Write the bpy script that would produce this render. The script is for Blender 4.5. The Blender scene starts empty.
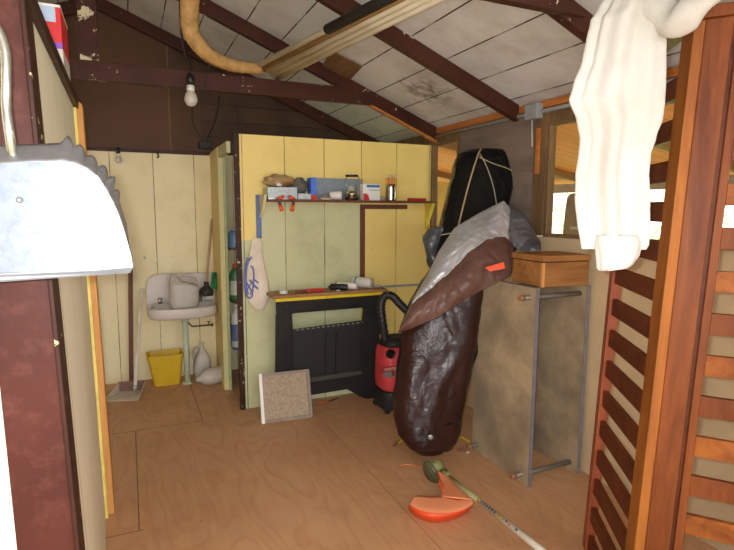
import bpy, bmesh, math, random
from mathutils import Vector, Matrix, noise
random.seed(7)
D = bpy.data; C = bpy.context.scene.collection
PI = math.pi
# ------------------------------------------------------------------ camera model
F = 530.0; YAW = math.radians(24.2); PITCH = math.radians(7.1); ROLL = math.radians(0.2); H = 1.5
CAM = Vector((0, 0, H))
_f0 = Vector((math.sin(YAW)*math.cos(PITCH), math.cos(YAW)*math.cos(PITCH), -math.sin(PITCH)))
_r0 = Vector((math.cos(YAW), -math.sin(YAW), 0))
_u0 = _r0.cross(_f0)
RT = _r0*math.cos(ROLL) + _u0*math.sin(ROLL)
UP = -_r0*math.sin(ROLL) + _u0*math.cos(ROLL)
FW = _f0
def ray(px, py): return RT*(px-367) + UP*(275-py) + FW*F
def at(px, py, ax, v):
    """where the sight line of a measured spot meets the real plane ax = v"""
    d = ray(px, py); i = 'xyz'.index(ax); t = (v-CAM[i])/d[i]
    return CAM + d*t
def atd(px, py, dist): return CAM + ray(px, py)*(dist/F)
cd = D.cameras.new('camera'); cam = D.objects.new('camera', cd); C.objects.link(cam)
cd.sensor_width = 36; cd.lens = F*36/734; cd.clip_start = 0.02
m = Matrix.Identity(4)
for i in range(3):
    m[i][0] = RT[i]; m[i][1] = UP[i]; m[i][2] = -FW[i]; m[i][3] = CAM[i]
cam.matrix_world = m
bpy.context.scene.camera = cam

# ------------------------------------------------------------------ materials
def lin(h):
    h = h.lstrip('#'); v = [int(h[i:i+2], 16)/255 for i in (0, 2, 4)]
    return tuple((c/12.92 if c <= .04045 else ((c+.055)/1.055)**2.4) for c in v) + (1,)
class N:
    def __init__(s, name):
        s.m = D.materials.new(name); s.m.use_nodes = True; s.t = s.m.node_tree
        s.b = s.t.nodes['Principled BSDF']; s.tc = s.t.nodes.new('ShaderNodeTexCoord')
    def n(s, typ, **kw):
        o = s.t.nodes.new(typ)
        for k, v in kw.items():
            if k in o.inputs.keys() if isinstance(k, str) else False: pass
            setattr(o, k, v)
        return o
    def l(s, a, b): s.t.links.new(a, b)
    def noise(s, scale, detail=4, stretch=(1,1,1), rough=.6, vec=None, dist=0):
        mp = s.n('ShaderNodeMapping'); mp.inputs['Scale'].default_value = stretch
        s.l(vec or s.tc.outputs['Object'], mp.inputs['Vector'])
        t = s.n('ShaderNodeTexNoise'); t.inputs['Scale'].default_value = scale
        t.inputs['Detail'].default_value = detail; t.inputs['Roughness'].default_value = rough
        t.inputs['Distortion'].default_value = dist
        s.l(mp.outputs[0], t.inputs['Vector']); return t.outputs['Fac']
    def ramp(s, fac, lo, hi):
        r = s.n('ShaderNodeMapRange'); r.inputs['From Min'].default_value = lo; r.inputs['From Max'].default_value = hi
        s.l(fac, r.inputs['Value']); return r.outputs[0]
    def mix(s, fac, a, b, mode='MIX'):
        x = s.n('ShaderNodeMix'); x.data_type = 'RGBA'; x.blend_type = mode
        for sock, v in ((x.inputs[0], fac), (x.inputs[6], a), (x.inputs[7], b)):
            if isinstance(v, (int, float)): sock.default_value = v
            elif isinstance(v, tuple): sock.default_value = v
            else: s.l(v, sock)
        return x.outputs[2]
    def math(s, op, a, b=0.0):
        x = s.n('ShaderNodeMath'); x.operation = op
        for k, v in ((0, a), (1, b)):
            if isinstance(v, (int, float)): x.inputs[k].default_value = v
            else: s.l(v, x.inputs[k])
        return x.outputs[0]
    def axis(s, ax):
        x = s.n('ShaderNodeSeparateXYZ'); s.l(s.tc.outputs['Object'], x.inputs[0]); return x.outputs[ax]
    def bump(s, h, strength=.3, dist=.01):
        b = s.n('ShaderNodeBump'); b.inputs['Strength'].default_value = strength; b.inputs['Distance'].default_value = dist
        s.l(h, b.inputs['Height']); s.l(b.outputs[0], s.b.inputs['Normal'])
    def col(s, c):
        if isinstance(c, tuple): s.b.inputs['Base Color'].default_value = c
        else: s.l(c, s.b.inputs['Base Color'])
    def pr(s, rough=.6, metal=0.0, spec=.5):
        s.b.inputs['Roughness'].default_value = rough; s.b.inputs['Metallic'].default_value = metal
        s.b.inputs['Specular IOR Level'].default_value = spec
def plain(name, hexc, rough=.55, metal=0.0, var=.12, scale=12, hex2=None, bump=0, spec=.5, trans=0, alpha=None, bs=60, amt=1.0):
    k = N(name); a = lin(hexc)
    b = lin(hex2) if hex2 else tuple(c*(1-var*2) for c in a[:3])+(1,)
    f = k.ramp(k.noise(scale, 5), .4, .75)
    if amt != 1: f = k.math('MULTIPLY', f, amt)
    k.col(k.mix(f, a, b)); k.pr(rough, metal, spec)
    if bump: k.bump(k.noise(bs, 4), bump)
    if trans: k.b.inputs['Transmission Weight'].default_value = trans
    return k.m
def wood(name, hexc, hex2, axis='z', rough=.5, scale=14, stretch=14, knots=0, spec=.4):
    k = N(name); st = [stretch/2, stretch/2, stretch/2]; st['xyz'.index(axis)] = .7
    g = k.noise(scale/6, 6, tuple(st), .65, dist=.6)
    big = k.noise(2.2, 3)
    c = k.mix(k.ramp(g, .35, .68), lin(hexc), lin(hex2))
    c = k.mix(k.math('MULTIPLY', k.ramp(big, .4, .7), .35), c, lin(hex2))
    k.col(c); k.pr(rough, 0, spec); k.bump(g, .15, .004); return k.m
def peeling(name, hexc, fleck, thr=.68, rough=.5, scale=9, chalk=None):
    """old gloss paint with flaked patches"""
    k = N(name); n1 = k.noise(scale, 8, (1,1,1), .7); n2 = k.noise(3, 3)
    a = lin(hexc); c = k.mix(k.ramp(n2, .35, .7), a, tuple(v*.62 for v in a[:3])+(1,))
    if chalk: c = k.mix(k.math('MULTIPLY', k.ramp(k.noise(25, 4), .5, .8), .4), c, lin(chalk))
    f = k.ramp(n1, thr, thr+.015)
    k.col(k.mix(f, c, lin(fleck))); k.pr(rough, 0, .22); k.bump(k.math('ADD', k.noise(30, 3), f), .25, .003); return k.m
def planks(name, hexc, hex2, ax, w, off=0.0, g=.006, stain='#7a5a30', stain_amt=.35, var=.1, groove='#3c2c18', rough=.55,
           grain=None, patch=None, fleck=None):
    k = N(name); p = k.axis(ax)
    t = k.math('DIVIDE', k.math('SUBTRACT', p, off), w)
    fr = k.math('FRACT', k.math('ADD', t, 100)); idx = k.math('FLOOR', t)
    wn = k.n('ShaderNodeTexWhiteNoise'); wn.noise_dimensions = '1D'; k.l(idx, wn.inputs['W'])
    c = k.mix(wn.outputs['Value'], lin(hexc), lin(hex2))
    st = [1, 1, 1]
    if grain:
        st = [9, 9, 9]; st['xyz'.index(grain)] = .6
    n1 = k.noise(3.0, 6, tuple(st), .65)
    c = k.mix(k.math('MULTIPLY', k.ramp(n1, .48, .8), stain_amt), c, lin(stain))
    n2 = k.noise(1.7, 4, (1, 1, .6))
    c = k.mix(k.math('MULTIPLY', k.ramp(n2, .5, .85), stain_amt), c, lin(stain))
    n4 = k.noise(22, 2); c = k.mix(k.math('MULTIPLY', k.ramp(n4, .72, .76), stain_amt), c, lin(stain))
    if patch:
        x0, y0, z0, rad, hx = patch
        v = k.n('ShaderNodeVectorMath'); v.operation = 'DISTANCE'; v.inputs[1].default_value = (x0, y0, z0)
        k.l(k.tc.outputs['Object'], v.inputs[0])
        f = k.ramp(k.math('ADD', v.outputs['Value'], k.math('MULTIPLY', k.noise(6, 5), rad)), rad*1.75, rad*.9)
        f = k.math('MULTIPLY', k.math('MINIMUM', k.math('MAXIMUM', f, 0), 1), k.ramp(k.noise(14, 6), .42, .6))
        c = k.mix(f, c, lin(hx))
    gm = k.math('LESS_THAN', fr, g/w)
    n3 = k.ramp(k.noise(4, 3), .3, .5)
    c = k.mix(k.math('MULTIPLY', gm, k.math('MAXIMUM', n3, .55)), c, lin(groove))
    k.col(c); k.pr(rough)
    k.bump(k.math('ADD', k.math('MULTIPLY', gm, -1.0), k.math('MULTIPLY', k.noise(18, 4), .3)), .5, .004)
    return k.m

M = {}
M['floor'] = None
def floor_mat():
    k = N('plywood floor'); 
    x = k.axis('X'); y = k.axis('Y')
    mp = k.n('ShaderNodeMapping'); mp.inputs['Scale'].default_value = (1, .30, 1); mp.inputs['Rotation'].default_value = (0, 0, .12); k.l(k.tc.outputs['Object'], mp.inputs[0])
    n0 = k.n('ShaderNodeTexNoise'); n0.inputs['Scale'].default_value = 1.7; n0.inputs['Detail'].default_value = 2; k.l(mp.outputs[0], n0.inputs[0])
    s = k.math('FRACT', k.math('MULTIPLY', n0.outputs['Fac'], 26.0))
    line = k.ramp(s, .62, .95)
    fine = k.noise(30, 4, (1, .08, 1))
    c = k.mix(k.ramp(k.noise(1.1, 4), .3, .75), lin('#cfa078'), lin('#b9885e'))
    c = k.mix(k.math('MULTIPLY', line, .34), c, lin('#b5784e'))
    c = k.mix(k.math('MULTIPLY', k.ramp(fine, .45, .7), .25), c, lin('#dcae7c'))
    c = k.mix(k.math('MULTIPLY', k.ramp(k.noise(26, 3), .68, .74), .6), c, lin('#6b4630'))
    c = k.mix(k.math('MULTIPLY', k.ramp(k.noise(3.1, 5), .55, .75), .35), c, lin('#94603c'))
    # sheet seams
    def seam(v, pos, w=.004):
        return k.math('LESS_THAN', k.math('ABSOLUTE', k.math('SUBTRACT', v, pos)), w)
    sm = k.math('MULTIPLY', seam(x, -.02, .003), k.math('MULTIPLY', k.math('GREATER_THAN', y, 2.55), k.math('LESS_THAN', y, 3.78)))
    sm = k.math('MAXIMUM', sm, k.math('MULTIPLY', seam(y, 3.78, .003), k.math('LESS_THAN', x, .42)))
    sm = k.math('MAXIMUM', sm, k.math('MULTIPLY', seam(x, .42, .003), k.math('GREATER_THAN', y, 3.78)))
    sm = k.math('MAXIMUM', sm, k.math('MULTIPLY', seam(y, 2.55, .003), k.math('LESS_THAN', x, .0)))
    sm = k.math('MAXIMUM', sm, seam(x, 1.2, .0015))
    c = k.mix(k.math('MULTIPLY', sm, .8), c, lin('#4d3424'))
    k.col(c); k.pr(.5, 0, .35); k.bump(k.noise(40, 4), .15, .003); return k.m
M['floor'] = floor_mat()
M['cream'] = planks('cream plank wall', '#f6ebbf', '#f0e2b2', 'X', .332, .213-.332, stain='#b89a52', stain_amt=.35, groove='#8a7040', patch=(.142, 4.75, 1.72, .05, '#b58f45'))
M['yellow'] = planks('yellow plank wall', '#fae08a', '#f5d980', 'X', .31, 1.07, stain='#c79a45', stain_amt=.25, groove='#9c7a38')
M['green'] = planks('green plank wall', '#d4d3a4', '#cdcc9a', 'X', .31, 1.07, stain='#8f8a58', stain_amt=.45, groove='#5c5c38')
M['creamY'] = planks('cream side wall', '#f6f4de', '#f2efd6', 'Y', .7, 0.1, stain='#c0ba96', stain_amt=.2, groove='#9b9370', grain='z')
M['yellowY'] = planks('yellow side wall', '#ead390', '#e2ca84', 'Y', .6, 0.1, stain='#b59a55', stain_amt=.35, groove='#9c7a38')
M['dark'] = planks('dark gable boards', '#583c26', '#4a3020', 'Z', .14, .02, stain='#20130d', stain_amt=.6, groove='#150c08', rough=.7)
M['darkV'] = planks('dark gable plywood', '#60422a', '#543822', 'X', 1.2, .36, stain='#24150e', stain_amt=.5, groove='#7a5a3a', rough=.7, g=.012)
M['ceiling'] = planks('whitewashed roof boards', '#dcdcdc', '#d0d0d0', 'X', .24, 1.755, stain='#8f8678', stain_amt=.55, groove='#2a221c', rough=.75, g=.008, patch=(1.98, 3.3, 2.4, .22, '#6a5638'))
M['dimceiling'] = M['ceiling']
M['beige'] = plain('beige wall panel', '#d8bd94', .7, var=.08, scale=4)
M['greyply'] = wood('weathered grey plywood', '#8c7c70', '#6a5a50', 'y', .8, 10, 8)
M['windowwood'] = wood('old window wood', '#8a6c48', '#5f4830', 'z', .7)
M['brownpaint'] = peeling('brown paint flaking', '#4c2a1f', '#d8cdb0', .63, .45, 11)
M['posttrim'] = peeling('brown door post paint', '#552a22', '#e0cfa0', .70, .5, 40, chalk='#7c4c42')
M['darktrim'] = peeling('dark edge paint', '#41241c', '#cdbd90', .62, .5, 26)
M['brownflat'] = plain('brown shelf paint', '#6e4028', .55)
M['moulding'] = wood('orange varnished moulding', '#c77f3e', '#a05f2a', 'y', .45)
M['stud'] = wood('new pine stud', '#e0a864', '#c98a48', 'z', .6)
M['conduit'] = plain('grey plastic pipe', '#9a9c9c', .45)
M['galv'] = plain('galvanized steel', '#b4bab8', .38, .85, hex2='#8d9391', scale=60)
M['glass'] = None

# ------------------------------------------------------------------ mesh helpers
def nb(): return bmesh.new()
def box(bm, lo, hi, mi=0):
    lo = Vector(lo); hi = Vector(hi)
    v = [bm.verts.new((x, y, z)) for z in (lo.z, hi.z) for y in (lo.y, hi.y) for x in (lo.x, hi.x)]
    for f in ((0,2,3,1),(4,5,7,6),(0,1,5,4),(2,6,7,3),(0,4,6,2),(1,3,7,5)):
        bm.faces.new([v[i] for i in f]).material_index = mi
    return v
def hexa(bm, p):
    """8 corners, bottom ring then top ring"""
    v = [bm.verts.new(q) for q in p]
    for f in ((3,2,1,0),(4,5,6,7),(0,1,5,4),(1,2,6,5),(2,3,7,6),(3,0,4,7)): bm.faces.new([v[i] for i in f])
    bmesh.ops.recalc_face_normals(bm, faces=bm.faces)
def bar(bm, a, b, w, h, up=(0,0,1)):
    """rectangular bar from a to b; w across, h along up"""
    a = Vector(a); b = Vector(b); d = (b-a).normalized(); s = d.cross(Vector(up)).normalized(); u = s.cross(d).normalized()
    p = []
    for q in (a, b):
        for i, j in ((-1,-1),(1,-1),(1,1),(-1,1)): p.append(q + s*(w/2*i) + u*(h/2*j))
    v = [bm.verts.new(q) for q in p]
    for f in ((3,2,1,0),(4,5,6,7),(0,1,5,4),(1,2,6,5),(2,3,7,6),(3,0,4,7)): bm.faces.new([v[i] for i in f])
def loft(bm, rings, caps=True, smooth=True, closed=True):
    R_ = [[bm.verts.new(p) for p in r] for r in rings]; n = len(R_[0])
    for a, b in zip(R_, R_[1:]):
        for i in range(n if closed else n-1):
            f = bm.faces.new((a[i], a[(i+1) % n], b[(i+1) % n], b[i])); f.smooth = smooth
    if caps and closed:
        bm.faces.new(list(reversed(R_[0]))); bm.faces.new(R_[-1])
    return R_
def tube(bm, pts, r, n=12, caps=True):
    pts = [Vector(p) for p in pts]; rr = r if isinstance(r, (list, tuple)) else [r]*len(pts)
    rings = []; prev = None
    for i, p in enumerate(pts):
        d = (pts[min(i+1, len(pts)-1)] - pts[max(i-1, 0)]).normalized()
        if prev is None:
            s = d.orthogonal().normalized()
        else:
            s = (prev - d*prev.dot(d)).normalized()
        prev = s; t = d.cross(s)
        rings.append([p + (s*math.cos(2*PI*k/n) + t*math.sin(2*PI*k/n))*rr[i] for k in range(n)])
    loft(bm, rings, caps)
def smoothpath(pts, k=8):
    pts = [Vector(p) for p in pts]; out = []
    for i in range(len(pts)-1):
        p0 = pts[max(i-1, 0)]; p1 = pts[i]; p2 = pts[i+1]; p3 = pts[min(i+2, len(pts)-1)]
        for j in range(k):
            t = j/k
            out.append(.5*((2*p1) + (p2-p0)*t + (2*p0-5*p1+4*p2-p3)*t*t + (3*p1-p0-3*p2+p3)*t**3))
    out.append(pts[-1]); return out
def lathe(bm, base, prof, n=28, axis=(0,0,1), capt=True, capb=True):
    """prof = list of (radius, height)"""
    base = Vector(base); ax = Vector(axis).normalized(); s = ax.orthogonal().normalized(); t = ax.cross(s)
    rings = [[base + ax*h + (s*math.cos(2*PI*k/n)+t*math.sin(2*PI*k/n))*max(r, .0004) for k in range(n)] for r, h in prof]
    R_ = loft(bm, rings, False)
    if capb: bm.faces.new(list(reversed(R_[0])))
    if capt: bm.faces.new(R_[-1])
def prism(bm, pts, vec):
    """polygon (3D points) extruded by vec"""
    a = [bm.verts.new(p) for p in pts]; b = [bm.verts.new(Vector(p)+Vector(vec)) for p in pts]; n = len(a)
    bm.faces.new(a); bm.faces.new(list(reversed(b)))
    for i in range(n): bm.faces.new((a[i], b[i], b[(i+1) % n], a[(i+1) % n]))
    bmesh.ops.recalc_face_normals(bm, faces=bm.faces)
def finish(bm, name, mats):
    bmesh.ops.recalc_face_normals(bm, faces=bm.faces)
    me = D.meshes.new(name); bm.to_mesh(me); bm.free()
    for x in (mats if isinstance(mats, (list, tuple)) else [mats]): me.materials.append(x)
    return me
ROOT = {}
def obj(name, bm, mat, parent=None, bevel=0, solid=0, sub=0, label=None, smooth=False):
    me = finish(bm, name, mat)
    if smooth:
        for p in me.polygons: p.use_smooth = True
    o = D.objects.new(name, me); C.objects.link(o)
    if parent:
        top = parent
        while top.parent: top = top.parent
        me.transform(top.matrix_basis.inverted()); o.parent = parent
    if solid:
        s = o.modifiers.new('Solidify', 'SOLIDIFY'); s.thickness = solid; s.offset = 0
    if bevel:
        b = o.modifiers.new('Bevel', 'BEVEL'); b.width = bevel; b.segments = 2; b.limit_method = 'ANGLE'
    if sub:
        b = o.modifiers.new('Subdivision', 'SUBSURF'); b.levels = sub; b.render_levels = sub
    if label: o['label'] = label
    return o
def struct(name, bm, mat, **kw):
    o = obj(name, bm, mat, **kw)
    if not kw.get('parent'): o['kind'] = 'structure'
    return o
def thing(name, label, cat, loc, group=None):
    o = D.objects.new(name, None); C.objects.link(o); o.location = Vector(loc); o.empty_display_size = .05
    o['label'] = label; o['category'] = cat
    if group: o['group'] = group
    bpy.context.view_layer.update()
    return o
def tag(o, label, cat, group=None):
    """a thing that is one mesh: origin to its base"""
    me = o.data; xs = [v.co for v in me.vertices]
    lo = Vector([min(v[i] for v in xs) for i in range(3)]); hi = Vector([max(v[i] for v in xs) for i in range(3)])
    c = Vector(((lo.x+hi.x)/2, (lo.y+hi.y)/2, lo.z)); me.transform(Matrix.Translation(-c)); o.location = c
    o['label'] = label; o['category'] = cat
    if group: o['group'] = group
    return o
def text(name, s, size, mat, parent, origin, right, up, depth=.0006, xs=1.0):
    cu = D.curves.new(name, 'FONT'); cu.body = s; cu.size = size; cu.extrude = depth; cu.align_x = 'CENTER'; cu.align_y = 'CENTER'
    t = D.objects.new(name+'_tmp', cu); C.objects.link(t); bpy.context.view_layer.update()
    me = D.meshes.new_from_object(t.evaluated_get(bpy.context.evaluated_depsgraph_get())); D.objects.remove(t)
    r = Vector(right).normalized(); u = Vector(up).normalized(); n = r.cross(u)
    mm = Matrix(((r.x*xs, u.x, n.x, origin[0]), (r.y*xs, u.y, n.y, origin[1]), (r.z*xs, u.z, n.z, origin[2]), (0,0,0,1)))
    me.transform(mm); me.materials.clear(); me.materials.append(mat)
    o = D.objects.new(name, me); C.objects.link(o)
    top = parent
    while top.parent: top = top.parent
    me.transform(top.matrix_basis.inverted()); o.parent = parent
    return o
V = Vector
XR = 2.33      # right wall face
YP = 3.88      # partition face
YB = 4.92      # back wall face
def roofz(x): return 2.15 + .4*(XR-x) if x > -.15 else 2.15 + .4*(XR+.15) + .4*(x+.15)

# ================================================================== SETTING
bm = nb(); box(bm, (-2.7, -1.0, -.1), (2.45, 5.05, 0)); struct('floor', bm, M['floor'])
# back wall: cream planks below, dark boards in the gable
bm = nb(); box(bm, (-2.7, YB, 0), (2.33, YB+.08, 1.972)); struct('wall_back', bm, M['cream'])
bm = nb()
prism(bm, [(-2.7, YB+.01, 1.972), (.62, YB+.01, 1.972), (.62, YB+.01, roofz(.62)), (-.15, YB+.01, roofz(-.15)), (-2.7, YB+.01, roofz(-2.7))], (0, .06, 0))
struct('wall_gable_left', bm, M['darkV'])
bm = nb(); prism(bm, [(.62, YB+.01, 1.972), (2.33, YB+.01, 1.972), (2.33, YB+.01, roofz(2.33)), (.62, YB+.01, roofz(.62))], (0, .06, 0))
struct('wall_gable_right', bm, M['dark'])
bm = nb(); box(bm, (-.6, YB-.012, 1.962), (.68, YB+.005, 1.992)); struct('trim_1', bm, M['brownpaint'])
# left outer wall
bm = nb(); box(bm, (-2.78, -1.0, 0), (-2.7, 5.05, 2.1)); struct('wall_left', bm, M['creamY'])
# partition with yellow and green paint
bm = nb()
x0, x1, zt = .745, XR, 2.025
gx = 1.68
zsh = 1.545
cells = [(x0, .90, 0, 1.27, 1), (x0, .90, 1.27, zt, 0), (.90, gx, 0, zsh, 1), (.90, gx, zsh, zt, 0), (gx, x1, 0, zt, 0)]
for a, b, c, d, mi in cells: box(bm, (a, YP, c), (b, YP+.025, d), mi)
struct('wall_partition', bm, [M['yellow'], M['green']])
bm = nb(); box(bm, (x0-.038, YP-.012, 0), (x0-.002, YP+.028, 2.035)); struct('trim_2', bm, M['darktrim'])
# alcove side wall, door header and the closet opening beside it
bm = nb(); hexa(bm, [V((.668, 4.45, 0)), V((.70, 4.45, 0)), V((.71, YB, 0)), V((.688, YB, 0)), V((.668, 4.45, 1.98)), V((.70, 4.45, 1.98)), V((.71, YB, 1.98)), V((.688, YB, 1.98))]); struct('wall_alcove', bm, M['yellowY'])
bm = nb(); box(bm, (.668, 4.37, 0), (.706, 4.45, 1.98)); struct('trim_3', bm, plain('pale green yellow post', '#e3d294', .6, hex2='#c9cf9a', scale=5))
bm = nb(); box(bm, (.672, 3.97, 1.90), (.70, 4.37, 1.98)); struct('trim_4', bm, M['green'])
bm = nb(); box(bm, (.705, 4.345, 0), (.724, 4.369, 1.90)); struct('trim_5', bm, plain('pale green jamb', '#b9c495', .6))
bm = nb(); box(bm, (1.15, 3.91, 0), (1.18, YB, 1.98)); struct('wall_closet', bm, M['creamY'])
# near wall on the left and its post
wl = [(-.12, 1.34, 0), (-.168, 2.72, 0), (-.195, 2.72, 1.94), (-.178, 1.34, 1.93)]
bm = nb(); p = [V(q) for q in wl]; w = V((-.09, 0, 0))
hexa(bm, [p[0], p[1], p[1]+w, p[0]+w, p[3], p[2], p[2]+w, p[3]+w]); struct('wall_near', bm, M['creamY'])
bm = nb(); bar(bm, (-.226, 1.30, 1.95), (-.238, 2.74, 1.957), .125, .036); struct('trim_6', bm, M['darktrim'])
# brown post at the wall's near end, with a dark flaking corner strip
def pq(px, py, y): return at(px, py, 'y', y)
zb, zt2 = .0, 2.15
def lerpx(xa, za, xb, zb_, z): return xa + (xb-xa)*(z-za)/(zb_-za)
rx = lambda z: lerpx(-.144, .722, -.175, 1.91, z)
lx = lambda z: lerpx(-.257, .754, -.263, 1.112, z)
bm = nb(); hexa(bm, [V((lx(0), 1.30, 0)), V((rx(0), 1.30, 0)), V((rx(0), 1.34, 0)), V((lx(0), 1.34, 0)),
                     V((lx(2.9), 1.30, 2.9)), V((rx(2.9), 1.30, 2.9)), V((rx(2.9), 1.34, 2.9)), V((lx(2.9), 1.34, 2.9))])
struct('trim_7', bm, M['posttrim'], bevel=.003)
bm = nb(); hexa(bm, [V((rx(0), 1.285, 0)), V((rx(0)+.009, 1.285, 0)), V((rx(0)+.012, 1.36, 0)), V((rx(0), 1.36, 0)),
                     V((rx(2.9)-.0, 1.285, 2.9)), V((rx(2.9)+.009, 1.285, 2.9)), V((rx(2.9)+.012, 1.36, 2.9)), V((rx(2.9), 1.36, 2.9))])
struct('trim_8', bm, M['darktrim'], bevel=.002)
bm = nb(); hexa(bm, [V((-.9, 1.31, 0)), V((lx(0)+.001, 1.31, 0)), V((lx(0)+.001, 1.34, 0)), V((-.9, 1.34, 0)),
                     V((-.9, 1.31, 1.9)), V((lx(1.9)+.001, 1.31, 1.9)), V((lx(1.9)+.001, 1.34, 1.9)), V((-.9, 1.34, 1.9))])
struct('wall_front_left', bm, M['creamY'])
# yellow edge and pine stud at the far end
bm = nb(); hexa(bm, [V((-.169, 2.72, 0)), V((-.155, 2.72, 0)), V((-.155, 2.75, 0)), V((-.169, 2.75, 0)),
                     V((-.196, 2.72, 1.94)), V((-.184, 2.72, 1.94)), V((-.184, 2.75, 1.94)), V((-.196, 2.75, 1.94))])
struct('trim_9', bm, plain('yellow edge', '#efdc7a', .5))
bm = nb(); hexa(bm, [V((-.17, 2.752, 0)), V((-.128, 2.752, 0)), V((-.128, 2.84, 0)), V((-.17, 2.84, 0)),
                     V((-.20, 2.752, 1.99)), V((-.162, 2.752, 1.96)), V((-.162, 2.84, 1.96)), V((-.20, 2.84, 1.99))])
struct('trim_10', bm, M['stud'], bevel=.004)

# right wall: beige panel, windows, grey plywood
bm = nb(); box(bm, (XR, -1.0, 0), (XR+.03, 5.05, 1.335)); struct('wall_right', bm, M['beige'])
bm = nb(); box(bm, (XR+.0, 2.63, 1.335), (XR+.03, 3.47, 2.128)); struct('wall_right_upper', bm, M['greyply'])
bm = nb(); box(bm, (XR-.012, 2.64, 1.655), (XR+.0, 3.45, 2.12)); struct('wall_right_overlay', bm, M['greyply'])
k = N('window glass'); k.col((1,1,1,1)); k.pr(.03); k.b.inputs['Transmission Weight'].default_value = 1; k.b.inputs['IOR'].default_value = 1.05; M['glass'] = k.m
def window(name, ya, yb, za, zb_, mull=()):
    w = .022
    fr = nb()
    for a, b, c, d in ((ya, yb, za, za+w), (ya, yb, zb_-w, zb_), (ya, ya+w, za+w, zb_-w), (yb-w, yb, za+w, zb_-w)) + tuple((q-.02, q+.02, za+w, zb_-w) for q in mull):
        box(fr, (XR-.012, a, c), (XR+.04, b, d))
    o = struct(name, fr, M['windowwood'])
    g = nb(); box(g, (XR+.018, ya+w, za+w), (XR+.021, yb-w, zb_-w)); obj('pane', g, M['glass'], o)
window('window_1', 3.47, 3.87, 1.335, 2.04)
window('window_2', .2, 2.53, 1.335, 2.02, (1.35,))
bm = nb(); box(bm, (XR-.02, 2.53, 1.34), (XR+.04, 2.63, 2.08)); struct('trim_11', bm, M['windowwood'])
bm = nb(); box(bm, (XR, -1, 2.02), (XR+.04, 2.63, 2.128)); box(bm, (XR, 3.47, 2.04), (XR+.04, 5.05, 2.128)); struct('wall_right_header', bm, M['windowwood'])
bm = nb(); box(bm, (XR-.025, -1, 2.105), (XR+.0, 3.87, 2.149)); struct('trim_12', bm, M['moulding'], bevel=.004)
# roof boards, ridge to eaves
th = .03
bm = nb(); hexa(bm, [V((-.15, -1.1, roofz(-.15))), V((2.5, -1.1, roofz(2.5))), V((2.5, 5.05, roofz(2.5))), V((-.15, 5.05, roofz(-.15))),
                     V((-.15, -1.1, roofz(-.15)+th)), V((2.5, -1.1, roofz(2.5)+th)), V((2.5, 5.05, roofz(2.5)+th)), V((-.15, 5.05, roofz(-.15)+th))])
struct('ceiling', bm, M['ceiling'])
bm = nb(); hexa(bm, [V((-2.8, -1.1, roofz(-2.8))), V((-.15, -1.1, roofz(-.15))), V((-.15, 5.05, roofz(-.15))), V((-2.8, 5.05, roofz(-2.8))),
                     V((-2.8, -1.1, roofz(-2.8)+th)), V((-.15, -1.1, roofz(-.15)+th)), V((-.15, 5.05, roofz(-.15)+th)), V((-2.8, 5.05, roofz(-2.8)+th))])
struct('ceiling_left', bm, M['ceiling'])
# rafters (each its own), ties and king post
rd = .10
def rafter(n, y, side=1, w=.05):
    bm = nb()
    xa, xb = (-.15, 2.304) if side > 0 else (-.15, -2.69)
    pa, pb = roofz(xa), roofz(xb)
    hexa(bm, [V((xa, y-w/2, pa-rd)), V((xb, y-w/2, pb-rd)), V((xb, y+w/2, pb-rd)), V((xa, y+w/2, pa-rd)),
              V((xa, y-w/2, pa-.001)), V((xb, y-w/2, pb-.001)), V((xb, y+w/2, pb-.001)), V((xa, y+w/2, pa-.001))])
    struct('trim_%d' % n, bm, M['brownpaint'], bevel=.003)
rafter(13, 3.80); rafter(14, 2.80); rafter(15, 1.82); rafter(16, 4.84); rafter(17, .85)
rafter(18, 3.80, -1); rafter(19, 2.80, -1); rafter(20, 4.84, -1)
def tie(n, y, z0, z1, xr, xl=-2.6):
    bm = nb(); prism(bm, [(xl, y-.045, z0), (xr+.26, y-.045, z0), (xr, y-.045, z1), (xl, y-.045, z1)], (0, .045, 0)); struct('trim_%d' % n, bm, M['brownpaint'], bevel=.003)
tie(21, 3.775, 2.275, 2.385, 1.46)
tie(22, 1.815, 2.31, 2.41, 1.55)
bm = nb(); box(bm, (-.215, 3.73, 2.386), (-.115, 3.775, roofz(-.15)-rd)); struct('trim_23', bm, peeling('flaked king post paint', '#4a2a22', '#d6ccae', .56, .5, 7))
bm = nb(); a = V((1.60, 3.79, roofz(1.60)-rd-.012)); b = V((2.32, 3.79, roofz(2.32)-rd-.012)); bar(bm, a, b, .03, .018, (0,0,1)); struct('trim_24', bm, M['moulding'])
bm = nb(); box(bm, (1.68, YP-.012, .80), (1.72, YP, 1.535)); box(bm, (1.72, YP-.012, 1.50), (2.10, YP, 1.535)); struct('trim_25', bm, M['brownflat'])
bm = nb(); box(bm, (1.85, YP-.02, .86), (2.30, YP, .875)); struct('trim_26', bm, M['conduit'])

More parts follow.
